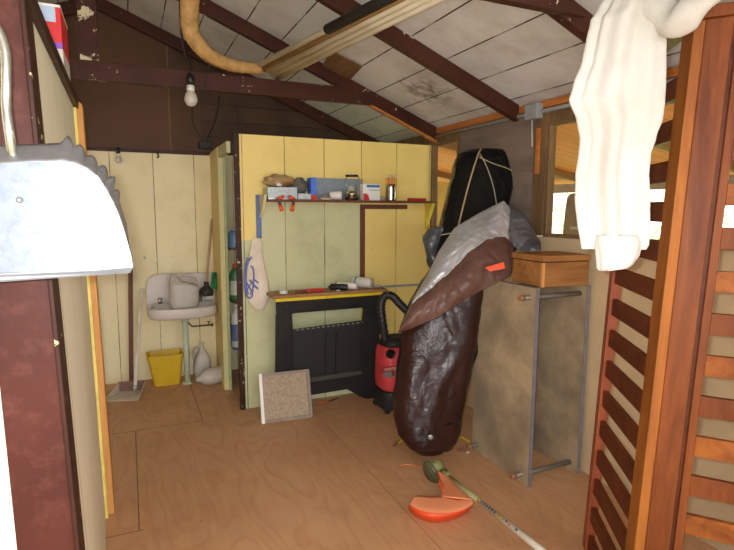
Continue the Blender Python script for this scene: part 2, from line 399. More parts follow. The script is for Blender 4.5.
# ================================================================== EXTERIOR
bm = nb(); box(bm, (-14, -.9, -.35), (26, 26, -.12)); struct('ground', bm, plain('grass ground', '#9fb56c', .9, hex2='#6f8a45', scale=3))
bm = nb(); box(bm, (-14, -16, -.35), (26, -1.0, -.12)); struct('bounce_ground', bm, plain('pale bounce ground', '#cfc8b8', .9, scale=3))  # unseen pale ground, added to bounce sunlight into the room
def pz(x): return 2.36-.165*(x-2.46)
bm = nb(); hexa(bm, [V((2.46, -2, pz(2.46))), V((5.6, -2, pz(5.6))), V((5.6, 12, pz(5.6))), V((2.46, 12, pz(2.46))),
                     V((2.46, -2, pz(2.46)+.04)), V((5.6, -2, pz(5.6)+.04)), V((5.6, 12, pz(5.6)+.04)), V((2.46, 12, pz(2.46)+.04))])
pr_ = thing('porch_roof', 'orange board porch roof with a grey eave beam, seen through the window', 'roof', (4.3, 5, 1.9))
obj('roof_board', bm, planks('orange porch boards', '#f07c40', '#e07036', 'Y', .16, 0, stain='#7a4626', stain_amt=.4, groove='#50301c', grain='x'), pr_)
for y in (1.2, 3.1, 5.0, 6.9, 8.8):
    bm = nb(); bar(bm, (2.48, y, pz(2.48)-.041), (5.55, y, pz(5.55)-.041), .07, .08); obj('rafter', bm, plain('brown porch rafter', '#8a6238', .7), pr_)
bm = nb(); box(bm, (5.2, -2, 1.72), (5.3, 12, 1.83)); obj('beam', bm, plain('grey eave beam', '#a89a82', .7), pr_)
for y in (-1, 2.5, 7.4, 11):
    bm = nb(); box(bm, (5.2, y, -.12), (5.3, y+.1, 1.72)); obj('post', bm, plain('grey porch post', '#a89a82', .7), pr_)
bm = nb(); box(bm, (2.47, 6.0, -.12), (5.15, 6.05, 1.86)); obj('end_wall', bm, planks('mustard porch end wall', '#c9a052', '#bf9648', 'X', .3, 0, stain='#8a6a30', stain_amt=.3), pr_)
# sunlit shrubs beyond the porch: leaf masses
leafm = plain('sunlit leaves', '#dbe6a8', .7, hex2='#9cb668', scale=30)
def shrub(c, r, h, label, seed):
    random.seed(seed); bm = nb()
    for i in range(1500):
        u = random.uniform(0, 2*PI); t = random.random()**.5; zz = random.random()
        rr = r*t*(1-.35*abs(zz-.5)*2)
        p = V(c) + V((math.cos(u)*rr, math.sin(u)*rr*1.4, zz*h))
        d = V((random.uniform(-1,1), random.uniform(-1,1), random.uniform(-.6,1))).normalized(); s = d.orthogonal().normalized()
        L = random.uniform(.08, .16)
        q = [p, p+d*L*.5+s*L*.3, p+d*L, p+d*L*.5-s*L*.3]
        bm.faces.new([bm.verts.new(x) for x in q])
    t = thing('shrub', label, 'shrub', c, 'sunlit shrubs outside the windows')
    obj('foliage', bm, leafm, t)
    s = nb(); tube(s, [V(c), V(c)+V((.05, .03, h*.5)), V(c)+V((0, .05, h*.9))], [.06, .04, .02], 8); obj('stem', s, M['brownflat'], t)
for i, (x, y) in enumerate(((8.5, 3.2), (8.6, 5.4), (8.3, 7.8), (8.6, 10.2), (8.7, 1.2), (8.5, -1.2))):
    shrub((x, y, -.12), 1.15, 2.0, 'light green leafy shrub in sun outside, beyond the porch beam', 20+i)
# a dark board standing on the outside sill
t = thing('leaning_board', 'grey-brown upright panel with small white sticker outside the window', 'panel', (2.6, 2.5, 0))
def Q(px, py, x=2.62): return at(px, py, 'x', x)
bm = nb(); prism(bm, [Q(561.5, 244), Q(565.5, 206), Q(566.8, 198), Q(569, 194.5), Q(573, 193), Q(598, 193), Q(602, 244)], (.03, 0, 0)); obj('back', bm, plain('grey brown board', '#b8a688', .6), t, bevel=.002)
bm = nb(); prism(bm, [Q(570.5, 229.5, 2.615), Q(570.5, 226.5, 2.615), Q(582, 226.5, 2.615), Q(582, 229.5, 2.615)], (.004, 0, 0)); obj('sticker', bm, plain('white sticker', '#e8e6e0', .5), t)
for yy in (Q(567, 230).y, Q(596, 230).y):
    bm = nb(); box(bm, (2.622, yy-.02, -.12), (2.648, yy+.02, 1.30)); obj('leg', bm, plain('board leg', '#6f6250', .6), t)

# ================================================================== CEILING THINGS
# bundle of white plastic pipes lying over the tie beams
def pipe(a, b, r, mat, label, n=14):
    bm = nb(); tube(bm, [a, b], r, n); o = obj('pipe', bm, mat); return tag(o, label, 'pipe')
white = plain('cream plastic pipe', '#f4eedc', .4, hex2='#dccfae', scale=5)
zA, zB = 2.387, 2.452
A = V((.96, 3.70, 0)); B = V((1.30, 1.80, 0)); dirp = (B-A); nrm = V((dirp.y, -dirp.x, 0)).normalized()*-1
specs = [(0.0, .018, white, 'cream plastic pipe nearest the wall side, outermost of the overhead bundle'),
         (.038, .018, white, 'second cream plastic pipe in the overhead bundle'),
         (.078, .020, white, 'middle cream pipe of the overhead bundle, thicker than the rest'),
         (.118, .017, plain('brown stained rod', '#a8844c', .5), 'tan brown wooden rod lying among the overhead white pipes'),
         (.152, .016, white, 'cream pipe furthest left in the overhead bundle, beside the black one')]
ends = [((277, 78), (429, 0)), ((273, 75), (416, 0)), ((269, 71), (403, 0)), ((264, 68), (390, 0)), ((260, 65), (377, 0))]
for k_, (off, r, mt, lb) in enumerate(specs):
    (p1, p2) = ends[k_]
    a = at(p1[0], p1[1], 'z', 2.387+r); b = at(p2[0], p2[1], 'z', 2.44); d = b-a
    b = a + d*((a.y-1.80)/(a.y-b.y)); b.z = 2.412+r; d = b-a
    a.z = 2.3865+r + (3.75-a.y)*(.025/1.95)
    pipe(a, a+d*1.75, r, mt, lb)
    if k_ == 4:
        bm = nb(); tube(bm, [a+d*.46, a+d*1.76], .026, 16); tag(obj('foam_sleeve', bm, plain('black foam sleeve', '#2b2926', .7)), 'black foam sleeve around the leftmost overhead pipe', 'pipe sleeve')
# brown board patch on the roof boards, between rafters
bm = nb()
q = []
for px, py in ((331, 50), (362, 66), (350, 79), (322, 66)):
    d = ray(px, py); tt = (2.139 + .4*XR - H)/(d.z + .4*d.x); q.append(CAM + d*tt)
prism(bm, q, (0, 0, -.008)); tag(obj('ceiling_patch', bm, wood('brown patch board', '#8a6844', '#6e5034', 'y', .8)), 'tan brown board patch fixed under the roof boards behind the pipes', 'board')
# wrapped tan hose
bm = nb()
hp = smoothpath([at(193, -14, 'y', 3.53), at(190, 0, 'y', 3.55), at(190, 28, 'y', 3.58), at(198, 44, 'y', 3.6), at(212, 57, 'y', 3.65), at(235, 66, 'y', 3.72), at(262, 69, 'y', 3.76)], 14)
rr = [.060 + .0015*math.sin(i*1.9) - (.026*(i/len(hp))**1.3) for i in range(len(hp))]
tube(bm, hp, rr, 20)
tag(obj('duct_hose', bm, plain('tan tape wrapped hose', '#cfa468', .6, hex2='#a67c44', scale=22, bump=.5, bs=25)), 'tan tape-wrapped hose curving down onto the roof tie beam', 'hose')
bm = nb(); e = hp[-1]+V((-.005, -.05, .0))
tube(bm, [e, e+V((.04, .0, .004)), e+V((.09, 0, -.004))], [.03, .026, .012], 12); tag(obj('hose_clamp', bm, plain('red brown rag', '#9c3f2c', .7)), 'red-brown plug at the end of the tan hose on the beam', 'plug')
# bare bulb on a flex at the beam
def bulb_thing(c, r, label, L=.09, flex=None):
    t = thing('hanging_bulb', label, 'light bulb', c)
    bm = nb(); lathe(bm, c, [(.0, -r*1.15), (r*.6, -r*.98), (r*.95, -r*.4), (r, .0), (r*.85, r*.6), (r*.6, r*1.0), (r*.5, r*1.2)], 24)
    obj('bulb', bm, plain('frosted bulb glass', '#cfc9bd', .25, var=.03), t, smooth=True)
    bm = nb(); lathe(bm, V(c)+V((0, 0, r*1.15)), [(r*.55, 0), (r*.6, r*.3), (r*.55, r*.9)], 20); obj('collar', bm, plain('white bulb collar', '#f0ece2', .4), t)
    bm = nb(); lathe(bm, V(c)+V((0, 0, r*2.0)), [(r*.6, 0), (r*.62, r*1.2), (r*.4, r*1.6), (r*.15, r*1.9)], 20); obj('lamp_holder', bm, plain('black lamp holder', '#1d1815', .4), t)
    if flex:
        bm = nb(); tube(bm, smoothpath([V(c)+V((0, 0, r*3.8))]+flex, 5), .006, 8); obj('cord', bm, plain('black flex', '#231b18', .6), t)
    return t
bc = at(191, 99, 'y', 3.67)
bulb_thing(bc, .042, 'frosted bare bulb in black holder hanging in front of the tie beam', flex=[at(190, 60, 'y', 3.70), at(186, 40, 'y', 3.76), at(186, 18, 'y', 3.79)])
bc2 = at(118.5, 160, 'y', 4.87)
bulb_thing(bc2, .026, 'small bare bulb high on the cream wall above the sink', flex=[at(118.5, 149, 'y', 4.905)])
bm = nb(); h0 = at(157, 154, 'y', 4.905)
tube(bm, smoothpath([h0+V((0, .01, .02)), h0+V((0, -.02, .01)), h0+V((.01, -.03, -.02)), h0+V((.0, -.01, -.03))], 5), .007, 8)
tag(obj('hook', bm, plain('black hook', '#221a16', .5)), 'small black hook on the cream wall right of the small bulb', 'hook')
bm = nb(); q = at(205, 145, 'y', 4.87); box(bm, q+V((-.05, -.02, -.03)), q+V((.05, .045, .03)))
jb = tag(obj('junction_box', bm, plain('black junction box', '#1c1614', .5), bevel=.006), 'black junction box at the top of the cream wall by the alcove corner', 'electrical box')
def wire(pts, r, label, col='#241a16'):
    bm = nb(); tube(bm, smoothpath(pts, 8), r, 6); return tag(obj('wire', bm, plain('wire insulation', col, .6)), label, 'wire')
wire([at(193, 104, 'y', 4.83), at(192, 118, 'y', 4.83), at(196, 130, 'y', 4.84), at(203, 140, 'y', 4.84)], .005, 'thin black wire running from behind the bulb down to the junction box')
wire([at(219, 96, 'y', 4.0), at(216, 118, 'y', 4.3), at(210, 133, 'y', 4.79), at(207, 140, 'y', 4.84)], .005, 'black wire dropping from the tie beam to the junction box')
wire([at(231, 96, 'y', 3.76), at(233, 108, 'y', 3.77), at(236, 122, 'y', 3.78)], .005, 'short black wire hanging under the tie beam above the partition')
wire([at(205, 92, 'y', 3.72), at(208, 70, 'y', 3.70), at(213, 55, 'y', 3.72), at(209, 46, 'y', 3.76)], .005, 'looped brown cord hanging around the tan hose', '#3a2a20')
wire([at(186, 60, 'y', 3.715), at(181, 30, 'y', 3.74), at(180, 2, 'y', 3.78), at(184, -12, 'y', 3.8)], .006, 'dark cord rising beside the tan hose to the rafter', '#3a2a20')
# red and white carton on the near wall top
t = thing('carton', 'red and white carton with blue and purple panels on the near wall cap', 'box', (-.22, 1.95, 1.975))
ca = V((-.284, 2.16, 1.978)); W_, DP, HH = .108, .24, .205
fx = lambda f: V((ca.x+f*W_, ca.y, 0))
def zc(a, b): return ca.z+HH*a, ca.z+HH*b
bm = nb(); box(bm, ca, ca+V((W_, DP, HH))); 
obj('box_body', bm, plain('red carton', '#d8262c', .45, var=.05), t, bevel=.002)
def strip(name, a, b, colr, l=0, r=1, side=True):
    z0, z1 = zc(a, b); bm = nb(); box(bm, (ca.x+l*W_, ca.y-.0008, z0), (ca.x+r*W_, ca.y+.0004, z1))
    if side: box(bm, (ca.x+W_-.0004, ca.y-.0008, z0), (ca.x+W_+.0008, ca.y+DP, z1))
    obj(name, bm, plain(name+' print', colr, .45, var=.04), t)
strip('white_base', 0, .30, '#d6cfc8'); strip('purple_band', .30, .40, '#8a4fc0', side=False); strip('blue_panel', .72, .96, '#b4cbe6', 0, .86, False); strip('white_top', .96, 1.0, '#ece6e4')

# conduit, junction box under moulding
bm = nb(); tube(bm, [(XR-.03, 3.86, 2.085), (XR-.03, 1.2, 2.085)], .012, 12)
t = thing('conduit', 'grey plastic conduit with square box running under the orange moulding', 'conduit', (XR-.03, 2.6, 2.07))
obj('pipe', bm, M['conduit'], t)
q = at(536, 113, 'x', XR-.03)
bm = nb(); box(bm, (XR-.075, q.y-.055, q.z-.04), (XR-.021, q.y+.055, q.z+.05)); obj('junction_box', bm, M['conduit'], t, bevel=.006)
bm = nb(); tube(bm, [(XR-.05, q.y+.01, q.z-.04), (XR-.045, q.y+.005, q.z-.2)], .004, 6); obj('cord', bm, plain('white cord', '#d8d4cc', .5), t)
bm = nb(); box(bm, (XR-.035, 2.575, 1.72), (XR-.0201, 2.60, 1.99)); tag(obj('batten', bm, M['moulding']), 'thin orange batten nailed beside the window frame', 'batten')

# ================================================================== SHELF
t = thing('shelf', 'long brown wall shelf on the yellow partition', 'shelf', (1.6, 3.78, 1.545))
bm = nb(); box(bm, (.90, 3.70, 1.548), (2.27, YP-.001, 1.565)); obj('shelf_board', bm, M['brownflat'], t, bevel=.002)
bm = nb(); prism(bm, [(.895, YP-.001, 1.60), (.895, YP-.001, 1.42), (.895, 3.76, 1.50), (.895, 3.70, 1.60)], (-.02, 0, 0)); obj('bracket', bm, plain('cream bracket', '#e6dcae', .6), t)
bm = nb(); prism(bm, [(2.27, YP-.001, 1.547), (2.27, YP-.001, 1.33), (2.27, 3.76, 1.547)], (.03, 0, 0)); obj('bracket', bm, plain('yellow bracket', '#ecd24c', .6), t, label='yellow triangular bracket')
SZ = 1.566
def SP(px, py, y=3.78): return at(px, py, 'y', y)
def shelfbox(name, xa, xb, y0, y1, h, mat, label, cat, z=SZ, bevel=.003, group=None):
    """xa, xb measured along the wall, placed on the shelf"""
    bm = nb(); box(bm, (xa, y0, z), (xb, y1, z+h)); return tag(obj(name, bm, mat, bevel=bevel), label, cat, group)
def sx(px, y): return at(px, 200, 'y', y).x
t = thing('metal_box', 'open grey galvanized metal box at the left end of the wall shelf', 'box', (1.0, 3.78, SZ))
xa, xb = sx(268, 3.72), sx(297, 3.72)
bm = nb(); hh = .085
box(bm, (xa, 3.715, SZ), (xb, 3.718, SZ+hh)); box(bm, (xa, 3.86, SZ), (xb, 3.863, SZ+hh)); box(bm, (xa, 3.718, SZ), (xa+.003, 3.86, SZ+hh)); box(bm, (xb-.003, 3.718, SZ), (xb, 3.86, SZ+hh)); box(bm, (xa+.003, 3.718, SZ), (xb-.003, 3.86, SZ+.003))
obj('box_body', bm, M['galv'], t)
bm = nb(); box(bm, (xa+.004, 3.7135, SZ+.002), (xb-.004, 3.715, SZ+.010)); obj('rolled_edge', bm, plain('bright steel edge', '#dfe3e4', .3, .8), t)
# crumpled plastic bag and bits on top
def crumple(bm, c, rx_, ry_, rz_, seed, amp=.35, n=26, m_=16, fr=9):
    rings = []
    for j in range(m_+1):
        th_ = PI*j/m_; r = max(math.sin(th_), .02)
        ring = []
        for i in range(n):
            u = 2*PI*i/n
            d = V((math.cos(u)*r, math.sin(u)*r, -math.cos(th_)))
            s = 1 + amp*noise.noise(d*2.2+V((seed, seed*2, 0))) + amp*.5*noise.noise(d*6+V((seed, 0, seed)))
            ring.append(V(c)+V((d.x*rx_*s, d.y*ry_*s, max(d.z*rz_*s, -rz_))))
        rings.append(ring)
    loft(bm, rings)
bm = nb(); crumple(bm, V(((xa+xb)/2-.005, 3.79, SZ+hh+.045)), .115, .055, .045, 3)
tag(obj('plastic_bag', bm, plain('brown clear plastic bag', '#b09a68', .35, hex2='#8c4a34', scale=16)), 'crumpled brown plastic bag heaped on the galvanized metal box', 'bag')
bm = nb(); c = V(((xa+xb)/2-.02, 3.735, SZ+hh+.005)); crumple(bm, c+V((0,0,.013)), .02, .012, .012, 8); tag(obj('crumpled_paper', bm, plain('white paper', '#ece8e0', .7)), 'small crumpled white paper at the front rim of the metal box', 'paper')
xa2, xb2 = sx(298, 3.72), sx(312, 3.72)
shelfbox('metal_tin', xa2, xb2-.005, 3.72, 3.84, .045, M['galv'], 'low grey metal tin between the galvanized box and the blue carton', 'tin')
bm = nb(); crumple(bm, V(((xa2+xb2)/2-.02, 3.79, SZ+.045+.055)), .06, .045, .055, 12, .4); tag(obj('work_glove', bm, plain('dark grey glove cloth', '#6b675e', .8, hex2='#4d4a45', bump=.4)), 'dark grey crumpled cloth glove on the low metal tin beside the blue carton', 'glove')
bx = sx(309, 3.725)
t = thing('tall_carton', 'tall narrow blue carton with red foot standing on the shelf', 'box', (bx+.03, 3.76, SZ))
bm = nb(); box(bm, (sx(308.5, 3.78)+.012, 3.78, SZ+.001), (sx(316.5, 3.725), 3.84, SZ+.16)); box(bm, (sx(309, 3.725)+.016, 3.725, SZ+.035), (sx(316.5, 3.725), 3.78, SZ+.16)); obj('box_body', bm, plain('blue carton', '#3a6ad8', .5, hex2='#5f8ce6', scale=40), t)
bm = nb(); box(bm, (sx(311, 3.725)+.004, 3.7235, SZ), (sx(316.5, 3.725), 3.779, SZ+.035)); obj('red_panel', bm, plain('red panel', '#dc3020', .5), t)
# galvanized sheet leaning at the back
bm = nb(); xa, xb = sx(316, 3.86), sx(363, 3.86); box(bm, (xa, 3.862, SZ), (xb, 3.868, SZ+.165)); tag(obj('metal_sheet', bm, plain('dull grey sheet metal', '#8f9aa0', .5, .5, scale=30)), 'flat grey metal sheet standing against the wall at the back of the shelf', 'metal sheet')
# white cup roll lying
bm = nb(); c = V((sx(330, 3.79), 3.80, SZ+.034)); lathe(bm, c, [(.026, 0), (.031, .005), (.033, .085), (.031, .09)], 24, (.95, -.3, 0))
tag(obj('cup', bm, plain('white plastic cup', '#efe9e2', .5, var=.04)), 'white cup lying on its side in the middle of the shelf', 'cup')
bm = nb(); crumple(bm, V((sx(325, 3.76), 3.765, SZ+.016)), .04, .02, .016, 5, .5); tag(obj('rag', bm, plain('grey brown rag', '#9a8a78', .8)), 'grey-brown rag on the shelf just right of the blue carton', 'rag')
bm = nb(); crumple(bm, V((sx(327, 3.71), 3.712, SZ+.006)), .05, .012, .006, 9, .3); tag(obj('paper_strip', bm, plain('pale strip', '#d8cdb4', .7)), 'pale paper strip lying on the front edge of the shelf', 'paper')
# pot with wire handle
PS = 1.3
c = V((sx(352, 3.765), 3.765, SZ)); t = thing('cooking_pot', 'small steel pot with upright wire handle and black grip', 'pot', c)
bm = nb(); lathe(bm, c, [(a_*1.15, b_*1.3) for a_, b_ in [(.036, 0), (.046, .008), (.047, .03), (.050, .034), (.050, .040), (.046, .042), (.042, .05), (.012, .056)]], 32); obj('pot_body', bm, plain('polished steel', '#c8c4b4', .22, .95), t, smooth=True)
bm = nb(); tube(bm, [c+V((-.048, 0, .04)), c+V((-.048, 0, .182))], .0035, 8); tube(bm, [c+V((.054, 0, .03)), c+V((.054, 0, .182))], .0035, 8); tube(bm, [c+V((-.048, 0, .182)), c+V((.054, 0, .182))], .0035, 8); obj('handle', bm, M['galv'], t)
bm = nb(); tube(bm, [c+V((-.050, 0, .182)), c+V((.045, 0, .184))], .009, 12); obj('grip', bm, plain('black grip', '#1b1a18', .5), t)
bm = nb(); lathe(bm, c+V((.02, .078, .0)), [(.03, 0), (.031, .09), (.028, .10), (.028, .112)], 24); tag(obj('glass_jar', bm, plain('cloudy jar', '#b9bcae', .3), smooth=True), 'cloudy jar standing behind the steel pot on the shelf', 'jar')
# red white carton
xa, xb = sx(363, 3.74), sx(380, 3.74)
t = thing('medicine_carton', 'white carton with red base and blue label beside the steel pot', 'box', ((xa+xb)/2, 3.79, SZ))
bm = nb(); box(bm, (xa, 3.74, SZ), (xb, 3.80, SZ+.125)); obj('box_body', bm, plain('white carton', '#efece6', .5, var=.03), t, bevel=.002)
bm = nb(); prism(bm, [(xa+.002, 3.7395, SZ+.001), (xa+.055, 3.7395, SZ+.001), (xa+.045, 3.7395, SZ+.035), (xa+.03, 3.7395, SZ+.052), (xa+.002, 3.7395, SZ+.05)], (0, -.001, 0)); obj('red_panel', bm, plain('red print', '#d23a3a', .5), t)
bm = nb(); box(bm, (xa+.03, 3.7385, SZ+.098), (xb-.004, 3.74, SZ+.117)); box(bm, (xa+.05, 3.7385, SZ+.075), (xb-.006, 3.74, SZ+.080)); obj('blue_label', bm, plain('blue print', '#3f74b0', .5), t)
c = V((sx(383, 3.765), 3.765, SZ)); bm = nb(); lathe(bm, c, [(.015, 0), (.018, .01), (.018, .024), (.012, .03)], 16); tag(obj('jar_cap', bm, plain('grey cap', '#a39c94', .5)), 'small grey knob-like cap between the white carton and the steel can', 'cap')
# can with orange handled brushes
c = V((sx(390.8, 3.775), 3.775, SZ)); t = thing('steel_can', 'shiny steel can holding orange-handled brushes on the shelf', 'can', c)
bm = nb(); R0 = .041
prof = [(R0, 0), (R0+.002, .003), (R0, .006)] + [(R0+(.0012 if i % 2 else 0), .01+.009*i) for i in range(11)] + [(R0+.003, .125), (R0, .128), (R0-.003, .128), (R0-.003, .012)]
lathe(bm, c, prof, 32, capt=True); obj('can_body', bm, plain('shiny tin', '#cfc8b8', .18, 1.0, var=.05), t, smooth=True)
bo = plain('orange brush handle', '#f08c2c', .4); bw = plain('pale bristle', '#e6dccb', .7)
for i, (dx, dy, lx_, l2) in enumerate(((-.018, .0, -.028, .075), (.006, .012, .008, .085), (.02, -.004, .034, .08), (-.004, -.016, -.012, .07))):
    a = c+V((dx, dy, .014)); e = c+V((dx+lx_*.6, dy, .13+l2*.8)); d = (e-a).normalized()
    b_ = thing('paint_brush', ('orange-handled brush leaning left in the steel can', 'orange-handled brush standing tallest at the centre of the steel can', 'orange-handled brush leaning right in the steel can', 'orange-handled brush at the front of the steel can')[i], 'brush', a, 'brushes in the steel can')
    bm = nb(); tube(bm, [a, e-d*.02, e-d*.012], [.0045, .010, .010], 10); obj('handle', bm, bo, b_)
    bm = nb(); tube(bm, [e-d*.012, e, e+d*.006], [.0105, .010, .006], 10); obj('tip', bm, bw, b_)
shelfbox('red_case', sx(410, 3.75), sx(426, 3.75), 3.74, 3.80, .022, plain('red plastic case', '#c8282a', .4), 'flat red plastic case near the right end of the shelf', 'case', bevel=.006)
# two orange spring clamps on the shelf edge
for i, (px, lb) in enumerate(((279, 'orange-tipped spring clamp hanging on the shelf edge, left of two'), (293, 'orange-tipped spring clamp hanging on the shelf edge, nearer the blue carton'))):
    x = sx(px, 3.69); c = V((x, 3.692, 1.556)); t = thing('spring_clamp', lb, 'clamp', c, 'spring clamps on the shelf edge')
    s = -1 if i == 0 else 1
    def K(x_, y_, z_): return c+V((x_*1.6*(-s if i else 1), y_, z_*1.5))
    s = 1
    bm = nb(); bar(bm, K(-.004, -.010, .012), K(.004, -.016, -.03), .020, .012, (0,1,0)); obj('jaw', bm, plain('dark clamp steel', '#5a3328', .5), t)
    bm = nb(); bar(bm, K(-.014, -.008, .004), K(.012, -.010, .008), .014, .012, (0,1,0)); obj('jaw', bm, plain('dark clamp steel b', '#5a3328', .5), t)
    bm = nb(); tube(bm, [K(.002, -.016, -.020), K(.010, -.020, -.048)], [.011, .016], 12); obj('handle_tip', bm, plain('orange clamp grip', '#ee5a1e', .4), t, label='orange plastic grip')
    bm = nb(); tube(bm, [K(-.006, -.014, .008), K(.020, -.020, .020)], [.010, .013], 12); obj('handle_tip', bm, plain('orange clamp grip b', '#ee5a1e', .4), t, label='orange plastic grip')
# blue level on the bracket and canvas bag
x = .872; bm = nb(); box(bm, (x-.018, YP-.022, 1.285), (x+.018, YP-.001, 1.60))
t = thing('spirit_level', 'blue ruler strip hung upright at the shelf\'s left end above the bag', 'ruler', (x, YP-.01, 1.285))
obj('body', bm, plain('blue strip', '#5f7ab4', .5, hex2='#4663a4'), t, bevel=.002)
t = thing('canvas_bag', 'off-white cloth bag with blue print hanging on the green wall', 'bag', (.86, 3.84, .80))
rows = [(238, 253, 258, .006), (243, 251.5, 263, .014), (250, 250, 262, .02), (262, 248, 264, .026), (275, 245.5, 267, .032), (288, 245, 269.5, .036), (297, 247, 270, .034), (304, 250, 267, .024), (309, 254.5, 264, .014), (310.5, 256, 263, .006)]
bm = nb(); rings = []
for (py, l, r, tk) in rows:
    a = at(l, py, 'y', 3.84); b = at(r, py, 'y', 3.84); c = (a+b)/2; hw = (b.x-a.x)/2
    ring = []
    for i in range(40):
        u = 2*PI*i/40; f = 1+.10*math.sin(5*u+py*.02)+.05*math.sin(9*u)
        ring.append(V((c.x+math.cos(u)*hw, 3.84+math.sin(u)*tk*f, c.z)))
    rings.append(ring)
# smooth rows
rr2 = []
for a, b in zip(rings, rings[1:]):
    for k_ in range(4): rr2.append([p.lerp(q, k_/4) for p, q in zip(a, b)])
rr2.append(rings[-1])
loft(bm, rr2); obj('cloth', bm, plain('off white canvas', '#eee0ce', .85, hex2='#dccab2', scale=9, bump=.3), t)
def inkline(pts, wd, nm='print'):
    bm = nb(); tube(bm, smoothpath([at(px, py, 'y', 3.797) for px, py in pts], 6), wd, 6)
    for v in bm.verts: v.co.y = 3.797 + (v.co.y-3.797)*.25 + max(0, abs(v.co.x-.865)-.03)*.25 + (.004 if v.co.z < .85 else 0)
    obj(nm, bm, M_ink, t)
M_ink = plain('blue ink', '#6b78b6', .7)
inkline([(252, 257), (246, 267), (245.2, 280), (246, 292), (249, 298), (252, 297), (253, 290), (254, 275), (253, 268), (251, 266)], .006)
inkline([(249, 258), (246, 270), (246, 285), (248, 295)], .011)
inkline([(247, 283), (250, 288), (253, 293)], .006); inkline([(250, 280), (254, 285), (258, 289)], .007); inkline([(253.5, 279), (256, 281), (258.5, 283)], .006)
inkline([(247, 291), (250, 286), (252.5, 281)], .004); inkline([(250.5, 295), (252.5, 290), (255, 286)], .004)

# ================================================================== SAWHORSE
blk = peeling('black plastic', '#302d2c', '#8d8a82', .69, .5, 34)
t = thing('folding_sawhorse', 'black plastic folding sawhorse with yellow rim and wooden top', 'sawhorse', (1.36, 3.72, 0))
xl, xr = .925, 1.77
ftop, fbot = 3.64, 3.70
def fy(z): return 3.700 - .05*(z/.8)
def plate(bm, poly, y0=0, d=.035):
    poly = [(x, z*1.067) for x, z in poly]
    pts = [V((x, fy(z)+y0, z)) for x, z in poly]; prism(bm, pts, (0, d, 0))
L, R_ = .935, 1.765
# frame with a big opening, split into legs, top rail, centre panel, lower arch
bm = nb(); plate(bm, [(L+.01, .79), (R_-.01, .79), (R_-.02, .70), (R_-.16, .70), (R_-.20, .735), (1.08, .705), (1.04, .695), (L+.01, .70)]); obj('top_rail', bm, blk, t, bevel=.004)
bm = nb(); plate(bm, [(L, .70), (L+.115, .70), (L+.125, .56), (L+.135, .15), (L+.10, .0), (L-.008, .0)]); obj('leg', bm, blk, t, bevel=.004)
bm = nb(); plate(bm, [(R_-.145, .70), (R_-.01, .70), (R_+.008, .0), (R_-.09, .0), (R_-.15, .12), (R_-.155, .52)]); obj('leg', bm, blk, t, bevel=.004)
bm = nb(); plate(bm, [(L+.125, .585), (R_-.154, .605), (R_-.15, .18), (L+.134, .17)], .012, .02); obj('centre_panel', bm, plain('black ribbed panel', '#262425', .6), t, bevel=.003)
bm = nb()
for x in [L+.15+.04*i for i in range(14)]: bar(bm, (x, fy(.62)+.01, .616+.025*(x-L)), (x+.018, fy(.62)+.01, .617+.025*(x-L)), .006, .008)
o = obj('latch_teeth', bm, plain('worn grey plastic', '#8c8a80', .6), t); o['kind'] = 'stuff'
for dx in (0.0,):
    bm = nb(); bar(bm, (1.315, fy(.58)+.005, .58), (1.315, fy(.2)+.005, .2), .012, .012); bar(bm, (1.40, fy(.58)+.005, .58), (1.40, fy(.2)+.005, .2), .012, .012); obj('rib', bm, blk, t)
bm = nb(); plate(bm, [(L+.13, .19), (R_-.15, .20), (R_-.155, .235), (L+.13, .225)], -.006, .03); obj('cross_bar', bm, plain('dusty black plastic', '#4a443c', .6), t, bevel=.003)
bm = nb(); plate(bm, [(L+.09, .18), (R_-.12, .19), (R_-.10, .0), (R_-.16, .03), (R_-.27, .10), (1.17, .095), (1.08, .03), (L+.08, .0)]); obj('lower_arch', bm, blk, t, bevel=.004)
# rear frame
bm = nb()
for x in (L+.03, R_-.09): bar(bm, (x+.03, 3.80, 0.0), (x+.03, 3.755, .83), .07, .03, (0,1,0))
bar(bm, (L+.03, 3.76, .78), (R_-.04, 3.76, .78), .02, .1); obj('rear_frame', bm, blk, t, bevel=.003)
bm = nb(); box(bm, (L-.012, 3.625, .845), (R_+.012, 3.66, .868)); obj('yellow_rim', bm, plain('yellow rim plastic', '#e8c81e', .45), t, bevel=.003)
bm = nb(); box(bm, (L-.034, 3.622, .869), (R_+.035, 3.85, .890)); obj('top_board', bm, wood('scuffed wooden top', '#b58a5c', '#8a6238', 'x', .6), t, bevel=.003)
TZ = .891
def tx(px, y=3.70): return at(px, 288, 'y', y).x
c = V((tx(283.5), 3.70, TZ)); bm = nb(); lathe(bm, c, [(.028, 0), (.030, .004), (.030, .018), (.026, .024), (.02, .024), (.02, .004)], 24); tag(obj('plastic_tub', bm, plain('white lid', '#e6e4dc', .5)), 'low round white tub at the left end of the sawhorse top', 'tub')
bm = nb(); a = V((tx(295), 3.69, TZ+.012)); b = V((tx(307), 3.69, TZ+.012)); tube(bm, [a, a+(b-a)*.3, b], [.010, .0118, .009], 12)
o = thing('knife', 'knife with brown handle and red sheath on the sawhorse top', 'knife', a); obj('handle', bm, plain('brown handle', '#8a4634', .5), o)
bm = nb(); box(bm, (tx(306), 3.675, TZ), (tx(323.5), 3.715, TZ+.022)); obj('sheath', bm, plain('red sheath', '#c8201c', .4), o, bevel=.005)
def lyingtube(name, a, b, r, mat, label, cat, nozzle=None):
    """tube lying on the top board"""
    a = V(a); b = V(b); t_ = thing(name, label, cat, a)
    bm = nb(); tube(bm, [a, b], r, 20); obj('body', bm, mat, t_, bevel=.002, smooth=False)
    return t_, (b-a).normalized()
